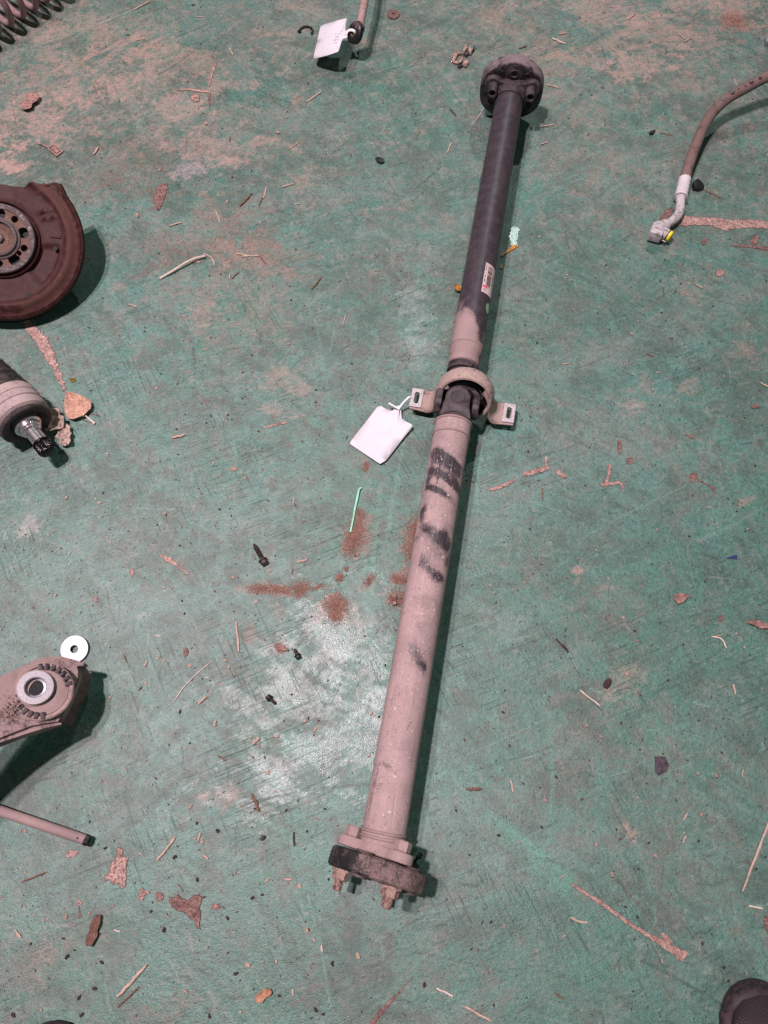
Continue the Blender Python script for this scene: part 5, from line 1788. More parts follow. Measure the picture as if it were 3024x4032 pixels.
S_, P_, B_, D_ = 'straw', 'straw_pale', 'straw_brown', 'straw_dark'
for s in [
    (523, 43, 592, 6, 9, S_), (903, 190, 918, 220, 7, S_), (773, 67, 800, 69, 6, S_), (532, 160, 574, 155, 7, S_), (496, 140, 511, 139, 7, D_), (1111, 740, 1156, 725, 10, S_), (945, 814, 993, 762, 13, B_), (1038, 784, 1050, 738, 9, S_), (1020, 811, 1038, 766, 8, B_),
    (849, 829, 867, 880, 7, S_), (668, 892, 716, 877, 9, S_), (1207, 404, 1267, 362, 9, S_), (1165, 806, 1183, 802, 7, S_), (369, 612, 389, 583, 14, S_), (903, 560, 908, 540, 9, B_), (801, 1000, 846, 1048, 8, S_, .15), (1226, 1141, 1268, 1092, 10, B_), (1021, 1008, 1051, 1042, 9, B_),
    (930, 1000, 985, 1010, 9, S_), (950, 1012, 1020, 1008, 9, S_), (912, 1099, 942, 1072, 8, B_), (903, 1100, 906, 1080, 8, S_), (677, 1725, 729, 1714, 12, S_), (508, 1198, 539, 1210, 9, S_), (990, 1318, 1012, 1322, 6, S_), (931, 2448, 941, 2569, 10, S_), (781, 2772, 814, 2743, 13, S_), (679, 2770, 838, 2602, 5, P_, .06),
    (610, 2503, 634, 2506, 6, P_), (570, 2625, 582, 2602, 9, S_), (618, 3390, 693, 3293, 10, S_), (992, 3124, 1022, 3194, 15, B_), (1157, 3275, 1160, 3332, 9, D_), (856, 2974, 889, 2995, 9, B_), (845, 2860, 848, 2838, 10, S_), (995, 2931, 1022, 2904, 16, S_), (464, 3922, 581, 3797, 13, S_), (464, 3965, 548, 3886, 9, B_), (84, 3474, 184, 3433, 8, B_),
    (1718, 3888, 1783, 3921, 9, P_), (1820, 3957, 1931, 4017, 9, S_), (2183, 3909, 2219, 3933, 11, B_), (3030, 3225, 2921, 3510, 11, S_), (2945, 3566, 3001, 3576, 9, P_), (2243, 3610, 2313, 3630, 10, S_, -.1), (2011, 3071, 2019, 3119, 10, S_), (1836, 3106, 1896, 3106, 14, B_), (2690, 3230, 2705, 3200, 9, S_), (2700, 3290, 2686, 3318, 7, S_),
    (2283, 2718, 2361, 2779, 7, P_), (2188, 2515, 2210, 2540, 10, D_), (2210, 2540, 2236, 2568, 14, D_), (2801, 2508, 2859, 2552, 8, P_, .25), (2801, 2508, 2845, 2500, 5, S_), (2886, 2694, 2893, 2735, 9, S_), (2134, 1922, 2137, 1966, 7, B_), (2780, 2002, 2803, 1997, 6, S_), (2667, 132, 2697, 156, 9, S_), (2689, 168, 2724, 151, 9, S_), (2473, 79, 2505, 52, 8, S_), (2200, 137, 2232, 132, 9, S_), (2195, 166, 2227, 174, 9, S_),
    (2173, 152, 2227, 175, 9, P_), (2041, 193, 2075, 183, 10, B_), (2153, 336, 2200, 347, 9, S_), (2124, 501, 2182, 492, 8, S_), (2128, 571, 2156, 560, 8, S_), (1877, 475, 1904, 428, 7, S_), (1759, 606, 1777, 564, 9, S_), (1770, 430, 1795, 457, 9, D_), (2597, 523, 2648, 535, 6, B_), (2770, 748, 2845, 783, 6, B_), (1168, 120, 1222, 105, 6, S_), (2735, 1118, 2764, 1135, 8, S_), (2890, 310, 2898, 335, 6, S_),
    (305, 1640, 400, 1640, 5, B_, .1), (310, 1650, 372, 1668, 4, B_), (128, 1525, 165, 1560, 5, S_), (2545, 1395, 2575, 1405, 9, B_), (2990, 1508, 3024, 1525, 10, S_), (2210, 1436, 2240, 1432, 8, S_), (2480, 1310, 2490, 1320, 6, S_), (1350, 1285, 1361, 1240, 6, S_), (1135, 590, 1180, 560, 6, S_), (1212, 120, 1226, 110, 5, S_), (1610, 265, 1640, 240, 6, S_), (60, 3660, 85, 3690, 10, S_), (450, 3660, 475, 3668, 7, P_), (1265, 3720, 1270, 3745, 9, P_), (700, 3480, 720, 3500, 5, B_), (780, 3310, 790, 3280, 10, S_), (1120, 3460, 1150, 3462, 10, S_),
    (800, 3365, 822, 3380, 10, S_), (1155, 1985, 1160, 1960, 8, S_), (500, 2610, 488, 2580, 7, B_), (300, 1030, 350, 1010, 5, S_), (545, 3360, 560, 3362, 6, S_), (2200, 3460, 2225, 3440, 4, S_), (1170, 2215, 1210, 2205, 11, S_), (1150, 2260, 1152, 2240, 6, B_), (2920, 3060, 2925, 3030, 6, S_),
]:
    splinter(*s)

def crumb(px, py, rpx, matk, name='dirt_crumb', what=None, cat='crumb', group='crumbs scattered on the floor', flat=.6, asp=1.4):
    c = W(px, py)
    r = max(.0008, rpx * .54 / 2250.0)
    bm = bmesh.new()
    a = random.uniform(0, 3.14)
    bmesh.ops.create_icosphere(bm, subdivisions=2 if rpx > 9 else 1, radius=r)
    sd = random.uniform(0, 50)
    for v in bm.verts:
        n_ = v.co.normalized()
        v.co *= 1 + .9 * mnoise.noise(n_ * 1.9 + V((sd, sd, sd)))
        v.co = V((v.co.x * asp, v.co.y / asp * 1.15, v.co.z * flat))
    bmesh.ops.rotate(bm, verts=bm.verts, cent=(0, 0, 0), matrix=Matrix.Rotation(a, 3, 'Z'))
    zmin = min(v.co.z for v in bm.verts)
    for v in bm.verts:
        v.co.z -= zmin * .85
    bmesh.ops.translate(bm, verts=bm.verts, vec=c)
    o = obj(name, bm, M[matk], None, 25)
    origin_to(o, (c.x, c.y, 0))
    colr = {'crumb_tan': 'tan', 'crumb_pink': 'pinkish', 'crumb_dark': 'black', 'crumb_brown': 'brown', 'crumb_white': 'white', 'wood': 'orange', 'leaf_pink': 'pinkish brown'}.get(matk, '')
    if what is None:
        what = ('%s %s crumb' % ('tiny' if rpx < 6 else 'small' if rpx < 10 else 'larger', colr))
    return auto(o, what, cat, group)
T_, K_, BR, PK, WH = 'crumb_tan', 'crumb_dark', 'crumb_brown', 'crumb_pink', 'crumb_white'
CR = []
def tile(ox, oy, sc, lst, m, r):
    for (x, y) in lst:
        CR.append((ox + x / sc, oy + y / sc, r * random.uniform(.8, 1.25), m))
tile(2024, 900, 1.659, [(70, 175), (600, 240), (955, 345), (1088, 362), (1172, 323), (545, 552), (965, 550), (1030, 720), (1065, 645), (105, 1230), (1505, 1235), (1575, 1550), (70, 632), (45, 1258), (1210, 912), (990, 600), (1300, 508), (92, 1457), (1410, 70), (150, 748), (225, 582), (1647, 342), (985, 205), (320, 1512)], K_, 7)
tile(2024, 900, 1.659, [(165, 55), (235, 160), (665, 215), (345, 305), (690, 705), (935, 940), (905, 1050), (570, 552), (860, 640), (1210, 545), (1540, 670), (1285, 1395), (160, 1410), (15, 1410), (535, 1382), (1375, 965), (770, 685), (810, 1300), (1575, 285), (1530, 632)], T_, 7)
tile(1900, 1800, 1.476, [(125, 495), (150, 460), (275, 418), (78, 845), (295, 678), (885, 1012), (805, 1548), (735, 325), (1585, 50), (1475, 315), (1220, 225), (1525, 430), (118, 1483), (690, 1468), (1075, 420), (1425, 242), (595, 165), (1200, 460)], K_, 7)
tile(1900, 1800, 1.476, [(660, 540), (1015, 420), (45, 745), (495, 1188), (817, 933), (145, 276), (298, 315), (20, 635), (1365, 408), (1540, 420), (602, 1560), (1475, 1025), (1520, 1105), (905, 1068), (240, 730), (945, 1268)], T_, 7)
tile(1700, 2800, 1.253, [(1430, 205), (935, 60), (780, 243), (615, 325), (740, 435), (1210, 345), (1205, 440), (543, 573), (1070, 650), (290, 1040), (250, 1042), (1335, 1145), (955, 965), (1560, 745), (1600, 780), (305, 1450), (1440, 1265), (120, 490), (330, 612), (1315, 640), (1020, 780), (1645, 720), (1015, 1015), (930, 632), (185, 708)], K_, 7)
tile(1700, 2800, 1.253, [(895, 212), (430, 650), (358, 1058), (810, 658), (888, 803), (1245, 600), (420, 440), (762, 72), (1135, 1230), (1100, 712), (1310, 308), (1400, 315), (1328, 510), (560, 440)], PK, 9)
tile(300, 0, 1.659, [(330, 193), (815, 288), (890, 370), (910, 315), (768, 488), (810, 500), (800, 712), (730, 535), (165, 1033), (1020, 1160), (755, 1205), (215, 1212), (315, 410), (1145, 395), (1515, 548), (1435, 1630), (1265, 45), (765, 35), (815, 45), (1220, 178), (1430, 415)], K_, 6)
tile(300, 0, 1.659, [(558, 295), (565, 290), (540, 325), (340, 582), (280, 655), (640, 683), (735, 1005), (792, 992), (887, 1180), (928, 1278), (1265, 665), (1435, 640), (1118, 1385), (765, 1395), (930, 1490), (1138, 1517), (1195, 1540), (1470, 998), (210, 300), (665, 150), (960, 390), (1290, 410), (80, 668), (770, 1330), (235, 1310), (265, 1350), (170, 1295), (50, 1125), (20, 1120), (490, 1040), (530, 1095), (320, 1092), (170, 1068)], T_, 6)
tile(300, 0, 1.659, [(550, 1110), (985, 1325), (850, 810), (785, 640), (400, 1412), (1320, 870)], PK, 13)
tile(400, 900, 1.659, [(830, 595), (713, 713), (285, 650), (283, 673), (705, 310), (780, 297), (375, 163), (925, 940), (1400, 1055), (1400, 1135), (920, 1112), (490, 1310), (685, 1270), (1230, 375), (1270, 140), (825, 1218), (1635, 883), (980, 827), (655, 1145), (1325, 505), (715, 1222), (1605, 1362), (1310, 1390), (500, 1475), (390, 950), (1240, 470), (1380, 650)], K_, 7)
tile(400, 900, 1.659, [(768, 438), (985, 550), (800, 605), (1225, 755), (380, 860), (635, 858), (150, 885), (570, 938), (665, 1025), (360, 1043), (765, 1280), (425, 215), (465, 415), (290, 580), (1025, 45), (970, 20), (970, 1368), (750, 1097), (1305, 1042), (1130, 1510), (1130, 1580), (915, 1595), (935, 1630), (95, 1380), (40, 1470), (730, 1535), (1135, 1645), (1605, 795), (1495, 90), (780, 1610), (210, 1517), (985, 1295)], T_, 7)
tile(100, 1800, 1.659, [(232, 595), (1025, 455), (1008, 578), (835, 563), (1270, 342), (1345, 382), (1150, 242), (478, 1107), (1505, 665), (1010, 1665), (1025, 940), (1237, 875), (755, 1510), (270, 278), (1040, 1020), (545, 1640)], K_, 6)
tile(100, 1800, 1.659, [(290, 625), (435, 640), (460, 275), (485, 300), (910, 370), (535, 525), (700, 760), (455, 930), (200, 900), (145, 995), (905, 855), (1255, 830), (1355, 788), (1338, 265), (1395, 170), (1435, 135), (1370, 72), (630, 1290), (870, 1312), (905, 1330), (1075, 1360), (1305, 1330), (785, 1475), (640, 1470), (555, 1570), (530, 1615), (1280, 1485), (100, 1195), (30, 1085), (1505, 1390), (1230, 45), (290, 700), (150, 510), (270, 265), (10, 765), (795, 862), (1505, 950), (1595, 745)], T_, 8)
tile(600, 2600, 1.659, [(910, 222), (1020, 378), (20, 770), (245, 540), (660, 635), (735, 635), (430, 1110), (1520, 32), (1355, 12), (1525, 345), (875, 980), (1150, 1430), (715, 1530), (1085, 395), (1130, 970), (290, 1060), (1480, 370), (860, 395), (165, 1215), (650, 1850 - 300)], K_, 7)
tile(600, 2600, 1.659, [(755, 732), (802, 855), (575, 945), (250, 958), (82, 1022), (275, 1165), (325, 1185), (215, 578), (1065, 450), (740, 388), (815, 497), (515, 265), (975, 1203), (965, 1475), (885, 1430), (1415, 620), (1430, 345), (455, 155), (500, 40), (245, 35), (995, 398), (540, 1390)], T_, 8)
tile(0, 3200, 1.843, [(720, 880), (685, 815), (740, 1085), (225, 950), (460, 912), (1190, 850), (595, 1465), (1520, 1480), (765, 258), (1430, 75), (1580, 130), (490, 1043), (1270, 320), (650, 65), (1095, 715), (575, 1340), (690, 1275), (100, 1470)], K_, 9)
tile(0, 3200, 1.843, [(190, 435), (335, 432), (155, 675), (480, 755), (650, 730), (820, 675), (210, 1390), (15, 610), (545, 812), (1215, 755), (320, 780), (1560, 685), (1195, 35), (1470, 208), (1350, 1295), (300, 1430), (185, 130), (150, 135)], PK, 8)
tile(600, 3400, 1.3825, [(70, 360), (980, 545), (600, 170), (545, 187), (890, 795), (930, 820), (690, 720), (455, 600), (310, 825), (1480, 658), (960, 85), (410, 297), (245, 88)], K_, 8)
tile(600, 3400, 1.3825, [(522, 550), (880, 412), (765, 700), (480, 808), (800, 122), (180, 693), (340, 238), (625, 92), (840, 360), (675, 530)], T_, 9)
tile(2200, 0, 2.0133, [(215, 168), (895, 487), (720, 787), (1245, 860), (240, 715), (345, 697), (850, 190), (175, 755), (1560, 432), (1370, 365)], K_, 6)
tile(2200, 0, 2.0133, [(725, 878), (475, 970), (415, 855), (260, 950), (462, 480), (85, 415), (145, 408), (175, 383), (20, 755), (1198, 503), (1605, 268), (1535, 170), (1550, 215), (110, 622), (90, 340), (530, 755), (1540, 780), (690, 922), (355, 100), (400, 120)], T_, 6)
CR = [c for c in CR if -20 < c[0] < 3044 and -20 < c[1] < 4052]
CR.sort(key=lambda c: -c[2])
EXTRA = CR[280:]
for c in CR[:280]:
    crumb(c[0], c[1], c[2], c[3])

# tiny grit: nobody could count it
def grit(name, n, mats, label, rmin, rmax, region=None, seed=1):
    rg = random.Random(seed)
    vs, fs, mi = [], [], []
    for i in range(n):
        if region:
            p = region(rg)
            if p is None:
                continue
        else:
            px, py = rg.uniform(-150, 3170), rg.uniform(-120, 4150)
            p = W(px, py)
            if rg.random() > .25 + .75 * (1 - (py / 4032)) ** 1.0:
                continue
        r = rg.uniform(rmin, rmax) * (1.0 if rg.random() < .9 else 1.6)
        a = rg.uniform(0, 6.28)
        st_ = rg.uniform(.7, 2.0)
        b0 = len(vs)
        for k in range(4):
            t = a + k * math.pi / 2
            e = r * (st_ if k % 2 == 0 else .7) * rg.uniform(.6, 1.1)
            vs.append((p.x + e * math.cos(t), p.y + e * math.sin(t), p.z + .0004))
        vs.append((p.x, p.y, p.z + .0004 + r * rg.uniform(.5, .9)))
        m = rg.randrange(len(mats))
        for k in range(4):
            fs.append((b0 + k, b0 + (k + 1) % 4, b0 + 4))
            mi.append(m)
    me_ = bpy.data.meshes.new(name)
    me_.from_pydata(vs, [], fs)
    for m in mats:
        me_.materials.append(M[m])
    me_.polygons.foreach_set('material_index', mi)
    o = bpy.data.objects.new(name, me_)
    COL.objects.link(o)
    o['kind'] = 'stuff'
    tag(o, label, 'grit')
    return o
grit('floor_grit', 11000, [K_, K_, BR, T_, PK, K_, BR], 'fine dark and tan grit strewn all over the green floor', .0006, .0017, seed=4)
def extra_pt(lst):
    it = iter(lst)
    def f(rg):
        c = next(it, None)
        return None if c is None else W(c[0], c[1])
    return f
dk_ = [c for c in EXTRA if c[3] == K_]
lt_ = [c for c in EXTRA if c[3] != K_]
grit('coarse_grit', len(dk_), [K_, BR], 'small black specks of coarse grit spread over the floor', .0020, .0032, extra_pt(dk_), seed=8)
grit('coarse_grit', len(lt_), [T_, PK], 'small tan specks of coarse grit spread over the floor', .0020, .0034, extra_pt(lt_), seed=9)
PILES = [((1417, 2015), (1400, 2100), 26, 900), ((1400, 2090), (1378, 2175), 42, 1800), ((1640, 2045), (1618, 2200), 42, 2200), ((985, 2315), (1140, 2326), 20, 1100), ((1160, 2330), (1205, 2310), 34, 900), ((1310, 2380), (1340, 2385), 46, 1700), ((1325, 2420), (1320, 2430), 30, 500), ((1550, 2278), (1590, 2282), 22, 700), ((1550, 2350), (1600, 2370), 42, 900), ((1360, 2235), (1365, 2245), 10, 100), ((1328, 2278), (1345, 2268), 18, 260), ((1475, 2265), (1440, 2300), 18, 260), ((1445, 1825), (1440, 1850), 12, 260), ((2850, 82), (2930, 86), 34, 1300), ((1225, 2320), (1270, 2305), 10, 160), ((1600, 2245), (1640, 2260), 30, 260)]
def sand_pt(pile):
    (p, q, w, n) = pile
    def f(rg):
        t = rg.random()
        x = p[0] + (q[0] - p[0]) * t + rg.gauss(0, w * .54)
        y = p[1] + (q[1] - p[1]) * t + rg.gauss(0, w * .54)
        g = W(x, y)
        d = math.hypot(x - (p[0] + (q[0] - p[0]) * t), y - (p[1] + (q[1] - p[1]) * t)) / w
        g.z = max(0, .0022 * (1 - d)) * rg.random()
        return g
    return f
M['sand_a'] = plain('sand_brown', (.31, .15, .118), .95)
M['sand_b'] = plain('sand_light', (.46, .26, .21), .95)
i_ = 0
for nm_, grp in (('sand_patch', None),):
    for pile in PILES:
        i_ += 1
        px, py = (pile[0][0] + pile[1][0]) / 2, (pile[0][1] + pile[1][1]) / 2
        o = grit('sand_patch', int(pile[3] * 1.4), ['sand_a', 'sand_a', 'sand_b'], 'loose reddish brown sand ' + where(W(px, py)), .0004, .0009, sand_pt(pile), seed=40 + i_)
        o['category'] = 'sand'
for x, y, r, m in ((1548, 2362, 17, BR), (1530, 2372, 10, PK), (1600, 2365, 9, BR), (1570, 2378, 8, BR), (1640, 2108, 9, BR), (1630, 2098, 7, BR), (1400, 2188, 9, BR), (1345, 2272, 8, BR), (1410, 2145, 7, BR)):
    crumb(x, y, r, m, 'dirt_clod', 'reddish brown clod', 'clod', 'clods in the sand', .7, 1.2)

# leaves
def leaf(name, px, py, Lm, Wm, head, matk, label, stem=None, curl=.012, shape='poplar', tilt=0.0):
    c = W(px, py)
    root = thing(name, label, 'leaf', V((c.x, c.y, 0)))
    d = V((math.cos(head), math.sin(head), 0))
    s = V((-d.y, d.x, 0))
    bm = bmesh.new()
    nu, nv = 14, 10
    g = []
    sd = random.uniform(0, 30)
    for i in range(nu + 1):
        u = i / nu
        if shape == 'poplar':
            w = Wm * (math.sin(math.pi * min(1, u * 1.0) ** .62) ** .8) * (1 - .35 * u) + .0006
        else:
            w = Wm * (.7 + .35 * mnoise.noise(V((u * 4, sd, 0)))) * (math.sin(math.pi * (u * .92 + .04)) ** .35)
        row = []
        for j in range(nv + 1):
            v = 2 * j / nv - 1
            edge = 1 + .10 * mnoise.noise(V((u * 9, v * 3, sd)))
            mid = .25 * Wm * mnoise.noise(V((u * 3.0, sd, 3))) if shape != 'poplar' else 0
            z = .002 + curl * (abs(v) ** 1.6 * .55 + .5 * abs(u - .45)) + .35 * curl * (mnoise.noise(V((u * 3, v * 2, sd))) + .4)
            z += tilt * (u - .2)
            p = c + d * (u - .5) * Lm + s * (v * w * edge + mid) + V((0, 0, max(.0006, z)))
            row.append(bm.verts.new(p))
        g.append(row)
    for i in range(nu):
        for j in range(nv):
            bm.faces.new((g[i][j], g[i + 1][j], g[i + 1][j + 1], g[i][j + 1]))
    o = obj('blade', bm, M[matk], root, 80)
    md = o.modifiers.new('thickness', 'SOLIDIFY')
    md.thickness = .0004
    if stem:
        bm = bmesh.new()
        sweep(bm, [W(*stem[0]), W((stem[0][0] + stem[1][0]) / 2, (stem[0][1] + stem[1][1]) / 2, .005), W(*stem[1])], [.0011, .0016, .0024], 8)
        obj('stalk', bm, M['straw_pale'], root)
    return root
leaf('dry_leaf', 303, 1600, .064, .028, rad(128), 'leaf', 'orange-brown dry leaf with a pale stalk beside the axle stub', ((326, 1628, .006), (374, 1668, .002)), .010)
leaf('crumpled_leaf', 216, 1672, .048, .026, rad(-35), 'leaf_grey', 'crumpled mottled grey dead leaf touching the axle joint', None, .018, 'rag')
leaf('crumpled_leaf', 262, 1724, .042, .018, rad(-75), 'leaf_grey', 'curled dead leaf scrap below the mottled leaf by the axle stub', None, .014, 'rag')
leaf('leaf_scrap', 1806, 1147, .022, .010, rad(160), 'leaf_orange', 'orange leaf scrap peeking out left of the upper tube', None, .010, 'rag', .004)
leaf('bark_scrap', 122, 410, .052, .022, rad(62), 'leaf_pink', 'pinkish brown folded bark scrap below the coil spring', None, .010, 'rag')
leaf('bark_scrap', 1548, 2362, .02, .008, rad(100), 'leaf_pink', 'pointed reddish leaf scrap on the sand left of the lower tube', None, .006, 'rag')
leaf('bark_scrap', 2680, 2355, .028, .009, rad(20), 'leaf_pink', 'pinkish brown leaf flake on the open floor at right', None, .004, 'poplar')
leaf('bark_scrap', 2982, 2461, .034, .009, rad(-12), 'leaf_pink', 'long pinkish bark flake at the right edge', None, .004, 'rag')
leaf('bark_scrap', 1110, 2552, .024, .006, rad(-20), 'leaf_pink', 'small pink bark flake beside the two little screws', None, .004, 'poplar')
leaf('wood_chip', 1038, 3914, .024, .008, rad(30), 'wood', 'orange wood chip near the bottom edge', None, .004, 'rag')
leaf('bark_scrap', 375, 3660, .040, .009, rad(80), 'crumb_brown', 'dark brown split bark piece at lower left', None, .006, 'rag')

# orange oil streaks beside the upper tube
def oil(pts, label):
    o = patch_obj(pts, M['orange_oil'], 'oil_streak', .0016)
    o.parent = None
    c = sum((v.co for v in o.data.vertices), V()) / len(o.data.vertices)
    o.data.transform(Matrix.Translation(V((-c.x, -c.y, 0))))
    o.location = (c.x, c.y, 0)
    tag(o, label, 'oil')
oil([(1970, 1006), (1985, 992), (2005, 980), (2022, 968), (2034, 964), (2038, 972), (2028, 980), (2008, 990), (1990, 1000), (1976, 1012)], 'orange oil streak running out from under the upper tube')
oil([(1966, 1045), (1976, 1042), (1982, 1052), (1976, 1060), (1966, 1056)], 'small orange oil drop just below the oil streak')
M['orange_oil'] = plain('olive_oil', (.14, .10, .02), .3, 0, 90, .3, .2, .3)
oil(rag(287, 1498, 13, 11, 10), 'olive oil drop between the bare strip and the dry leaf')

# bolts and screws
def bolt(label, hx, hy, tx, ty, r_sh, r_head, mat='black', mat2='dark_iron', name='bolt'):
    h, t = W(hx, hy, r_head * .95), W(tx, ty, r_sh * .95)
    root = thing(name, label, 'bolt', V((h.x, h.y, 0)))
    d = (t - h)
    Lb = d.length
    Mx = frame(h, d)
    bm = bmesh.new()
    hexa(bm, r_head * .8, -r_head * .9, .0, Mx)
    obj('head', bm, M[mat], root)
    bm = bmesh.new()
    lathe(bm, [(r_head * .4, 0), (r_head, .0002), (r_head, r_head * .22), (r_head * .7, r_head * .38), (r_head * .4, r_head * .4)], Mx, 24)
    obj('flange', bm, M[mat], root)
    bm = bmesh.new()
    thread(bm, r_sh, r_head * .35, Lb * .85, Mx, .0012)
    lathe(bm, [(r_sh * .3, Lb * .84), (r_sh * .7, Lb * .84), (r_sh * .55, Lb), (r_sh * .2, Lb)], Mx, 14)
    obj('threaded_shank', bm, M[mat2], root)
M['dark_steel'] = plain('oily_dark_bolt', (.10, .066, .056), .28, .5, 300, .4, .3)
bolt('loose flanged bolt lying alone left of the sand patches', 1036, 2208, 1000, 2143, .0040, .0078, 'dark_steel', 'dark_steel')
bolt('tiny black screw above the worn patch of white glare', 1172, 2582, 1160, 2556, .0030, .0055, 'black', 'dark_steel')
bolt('tiny black screw pointing right on the worn floor patch', 1060, 2748, 1086, 2772, .0028, .0056, 'black', 'dark_steel')
# black clip behind the near coupling
p0 = W(1632, 3392)
cl = thing('plastic_clip', 'black plastic push clip on the floor right of the near coupling', 'clip', V((p0.x, p0.y, 0)))
bm = bmesh.new()
lathe(bm, [(.0004, -.001), (.0085, -.001), (.0090, .0005), (.0006, .002)], frame(W(1626, 3402, .012), V((.6, .75, .55)).normalized()), 24)
obj('clip_head', bm, M['black'], cl)
bm = bmesh.new()
sweep(bm, [W(1626, 3402, .012), W(1650, 3370, .016)], [.0022, .0018], 10)
sweep(bm, [W(1648, 3378, .018), W(1658, 3360, .014)], [.0036, .0030], 10, flat=.4)
sweep(bm, [W(1590, 3378, .020), W(1622, 3392, .013)], [.0010, .0010], 8)
obj('clip_stem', bm, M['black'], cl)

# black snap ring
c = W(1205, 122, .003)
bm = bmesh.new()
pts = []
for i in range(31):
    a = rad(-35 + 230 * i / 30)
    pts.append(c + V((.0155 * math.cos(a), .0155 * math.sin(a), 0)))
sweep(bm, pts, [.0026] * 27 + [.003, .0042, .0048, .004], 8, flat=.8)
tag(origin_to(obj('snap_ring', bm, M['black']), (c.x, c.y, 0)), 'open black snap ring left of the printed tag', 'ring')
# rusty washer
c = W(1549, 56, .003)
bm = bmesh.new()
lathe(bm, [(.0032, -.002), (.0138, -.002), (.0148, 0), (.0138, .0018), (.0105, .0020), (.0098, .0010), (.0060, .0010), (.0054, .0022), (.0032, .0022)], frame(c, V((.05, -.05, 1)).normalized(), V((0, 1, 0))), 40, close=True)
tag(origin_to(obj('rusty_washer', bm, M['disc_rust']), (c.x, c.y, 0)), 'small rusty brown round washer right of the top rod', 'washer')

# bent sheet metal clip by the far flange
c = W(1826, 222)
rootc = thing('metal_clip', 'bronze coloured bent sheet metal clip left of the far coupling', 'clip', V((c.x, c.y, 0)))
def strap(pts, w, matk, nm):
    bm = bmesh.new()
    q = [V(p) for p in pts]
    n = len(q)
    A1, B1 = [], []
    for i in range(n):
        d = (q[min(i + 1, n - 1)] - q[max(i - 1, 0)])
        d.z = 0
        s = V((-d.y, d.x, 0))
        s = s.normalized() if s.length > 1e-6 else V((1, 0, 0))
        A1.append(bm.verts.new(q[i] + s * w / 2))
        B1.append(bm.verts.new(q[i] - s * w / 2))
    for i in range(n - 1):
        bm.faces.new((A1[i], A1[i + 1], B1[i + 1], B1[i]))
    o = obj(nm, bm, M[matk], rootc)
    md = o.modifiers.new('thickness', 'SOLIDIFY')
    md.thickness = .0010
strap([W(1820, 206, .006), W(1800, 207, .006), W(1791, 222, .005), W(1784, 242, .004)], .008, 'clip_metal', 'clip_bridge')
strap([W(1826, 199, .012), W(1840, 173, .013)], .007, 'clip_metal', 'clip_tongue')
strap([W(1808, 247, .010), W(1821, 226, .011)], .007, 'clip_metal', 'clip_tongue')
strap([W(1784, 242, .004), W(1800, 244, .004), W(1810, 246, .003)], .008, 'clip_metal', 'clip_bridge')
strap([W(1846, 213, .003), W(1851, 200, .008), W(1856, 188, .010)], .009, 'clip_metal', 'clip_foot')
strap([W(1826, 262, .002), W(1833, 246, .007), W(1838, 236, .009)], .010, 'clip_metal', 'clip_foot')
strap([W(1862, 203, .002), W(1870, 176, .010)], .003, 'dark_iron', 'clip_edge')
bm = bmesh.new()
box(bm, .016, .010, .007, Matrix.Translation(W(1838, 210, .0038)) @ Matrix.Rotation(rad(55), 4, 'Z'), .001)
obj('clip_core', bm, M['dark_iron'], rootc)
bm = bmesh.new()
box(bm, .012, .008, .006, Matrix.Translation(W(1812, 258, .0034)) @ Matrix.Rotation(rad(55), 4, 'Z'), .001)
obj('clip_core', bm, M['dark_iron'], rootc)

# little pendant with a loop
c = W(220, 594)
pen = thing('pendant', 'small rectangular pinkish metal pendant with loop near the brake plate', 'pendant', V((c.x, c.y, 0)))
def rrect(w, h, r, n=5):
    o = []
    for (cx, cy, a0) in ((w - r, h - r, 0), (-w + r, h - r, 90), (-w + r, -h + r, 180), (w - r, -h + r, 270)):
        for k in range(n + 1):
            a = rad(a0 + 90 * k / n)
            o.append((cx + r * math.cos(a), cy + r * math.sin(a)))
    return o
Mpn = Matrix.Translation((c.x, c.y, .0020)) @ Matrix.Rotation(rad(-42), 4, 'Z')
finish('pendant_body', plate_mesh('pendant_body', [rrect(.0165, .0095, .004)], .003, Mpn, .0006, 2), M['leaf_pink'], pen)
finish('pendant_frame', plate_mesh('pendant_frame', [rrect(.0125, .0062, .0012), rrect(.0108, .0046, .0008)], .001, Mpn @ Matrix.Translation((0, 0, .0018))), M['dark_iron'], pen)
bm = bmesh.new()
sweep(bm, [W(196, 583, .003), W(180, 575, .003), W(168, 570, .003), W(150, 563, .003)], [.0018, .0014, .0018, .0022], 8)
obj('pendant_strap', bm, M['leaf_pink'], pen)

# chips and plastic bits
def chip(px_pts, z, matk, name, label, cat, h=.003):
    bm = bmesh.new()
    P = [W(x, y, z) for x, y in px_pts]
    cen_ = sum(P, V()) / len(P)
    top = [bm.verts.new(p + V((0, 0, h * random.uniform(.7, 1.2)))) for p in P]
    bot = [bm.verts.new(V((p.x, p.y, .0004)) ) for p in P]
    ct = bm.verts.new(cen_ + V((0, 0, h * 1.25)))
    n = len(P)
    for i in range(n):
        bm.faces.new((top[i], top[(i + 1) % n], bot[(i + 1) % n], bot[i]))
        bm.faces.new((ct, top[i], top[(i + 1) % n]))
    bm.faces.new(bot)
    o = obj(name, bm, M[matk], None, 25)
    tag(origin_to(o, (cen_.x, cen_.y, 0)), label, cat)
chip([(2578, 2978), (2618, 2980), (2624, 2996), (2632, 3010), (2624, 3036), (2592, 3054), (2580, 3040)], 0, 'purple_chip', 'plastic_chip', 'flat dark purple plastic chip on the floor at lower right', 'chip', .003)
chip([(2856, 2198), (2900, 2185), (2902, 2204)], 0, 'blue', 'plastic_chip', 'small blue triangular chip near the right edge', 'chip', .0015)
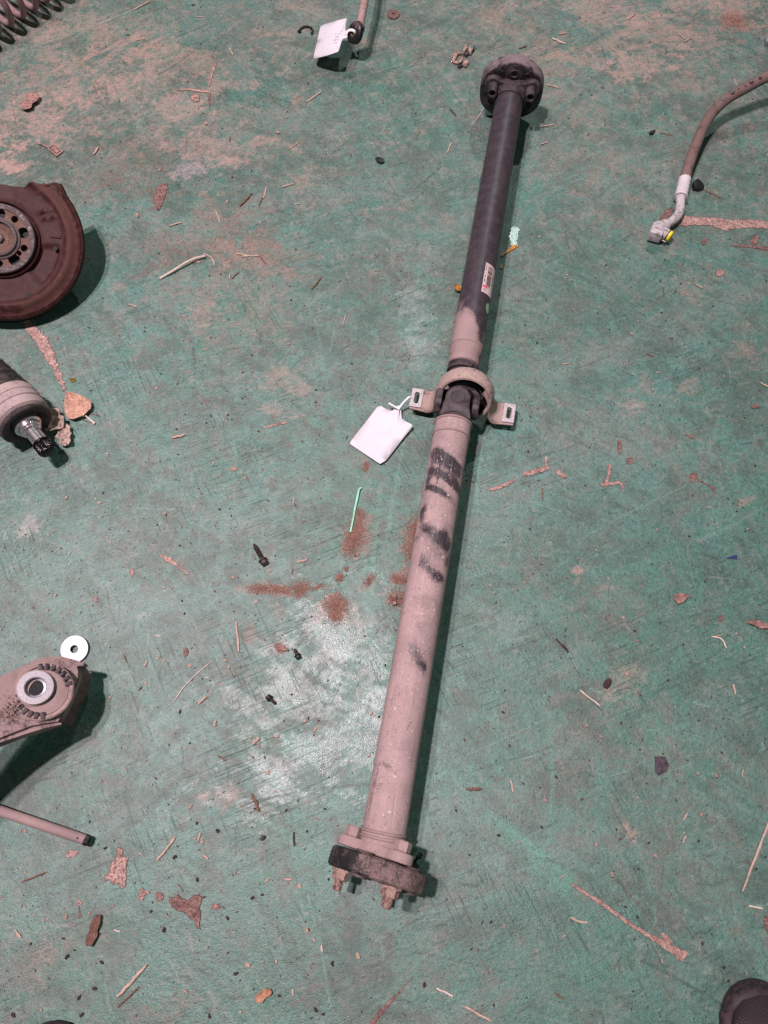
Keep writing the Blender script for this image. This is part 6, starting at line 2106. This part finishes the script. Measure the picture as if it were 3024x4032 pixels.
chip([(1478, 630), (1490, 624), (1510, 632), (1514, 642), (1500, 648), (1486, 642)], 0, 'black', 'plastic_chip', 'shiny black chip on the floor between the two white tags', 'chip', .006)
chip([(2722, 730), (2738, 718), (2752, 722), (2762, 738), (2768, 748), (2750, 756), (2726, 752)], 0, 'black', 'plastic_chip', 'black plastic lump right of the hose crimp sleeve', 'chip', .010)
chip([(2556, 522), (2578, 514), (2578, 522), (2570, 532), (2556, 532)], 0, 'black', 'plastic_chip', 'small flat black chip left of the hose', 'chip', .004)
chip([(2374, 2694), (2382, 2678), (2396, 2670), (2406, 2680), (2402, 2700), (2388, 2714), (2376, 2706)], 0, 'crumb_dark', 'rubber_chip', 'dark rubber crumb in the dirty patch at right', 'chip', .005)
chip([(1018, 3300), (1032, 3288), (1046, 3290), (1046, 3300), (1030, 3310)], 0, 'black', 'plastic_chip', 'tiny shiny black chip left of the near coupling', 'chip', .004)
chip([(1400, 3752), (1410, 3748), (1418, 3760), (1416, 3774), (1404, 3772)], 0, 'crumb_tan', 'wood_chip', 'pale flake below the near coupling nuts', 'chip', .003)
chip([(3006, 160), (3014, 152), (3030, 150), (3040, 170), (3030, 182), (3010, 178)], 0, 'zinc', 'metal_plug', 'silvery metal plug at the upper right edge', 'plug', .012)

# white wire and pale green strand
bm = bmesh.new()
sweep(bm, smooth_path([W(630, 1096, .002), W(680, 1067, .005), W(725, 1038, .008), W(765, 1018, .008), W(808, 1008, .004)], 24), .0022, 8)
tag(origin_to(obj('plastic_strip', bm, M['straw_pale']), (W(720, 1045).x, W(720, 1045).y, 0)), 'curved whitish plastic strip between backing plate and tag', 'strip')
bm = bmesh.new()
sweep(bm, smooth_path([W(1424, 1920, .004), W(1414, 1928, .005), W(1406, 1965, .004), W(1396, 2010, .003), W(1392, 2035, .003), W(1380, 2095, .003)], 24), [.0018] * 18 + [.0016] * 7, 8, flat=.6)
tag(origin_to(obj('nylon_strand', bm, M['green_strand']), (W(1405, 1990).x, W(1405, 1990).y, 0)), 'pale green nylon strand sticking out of the sand below the blank tag', 'strand')
settle_labels()
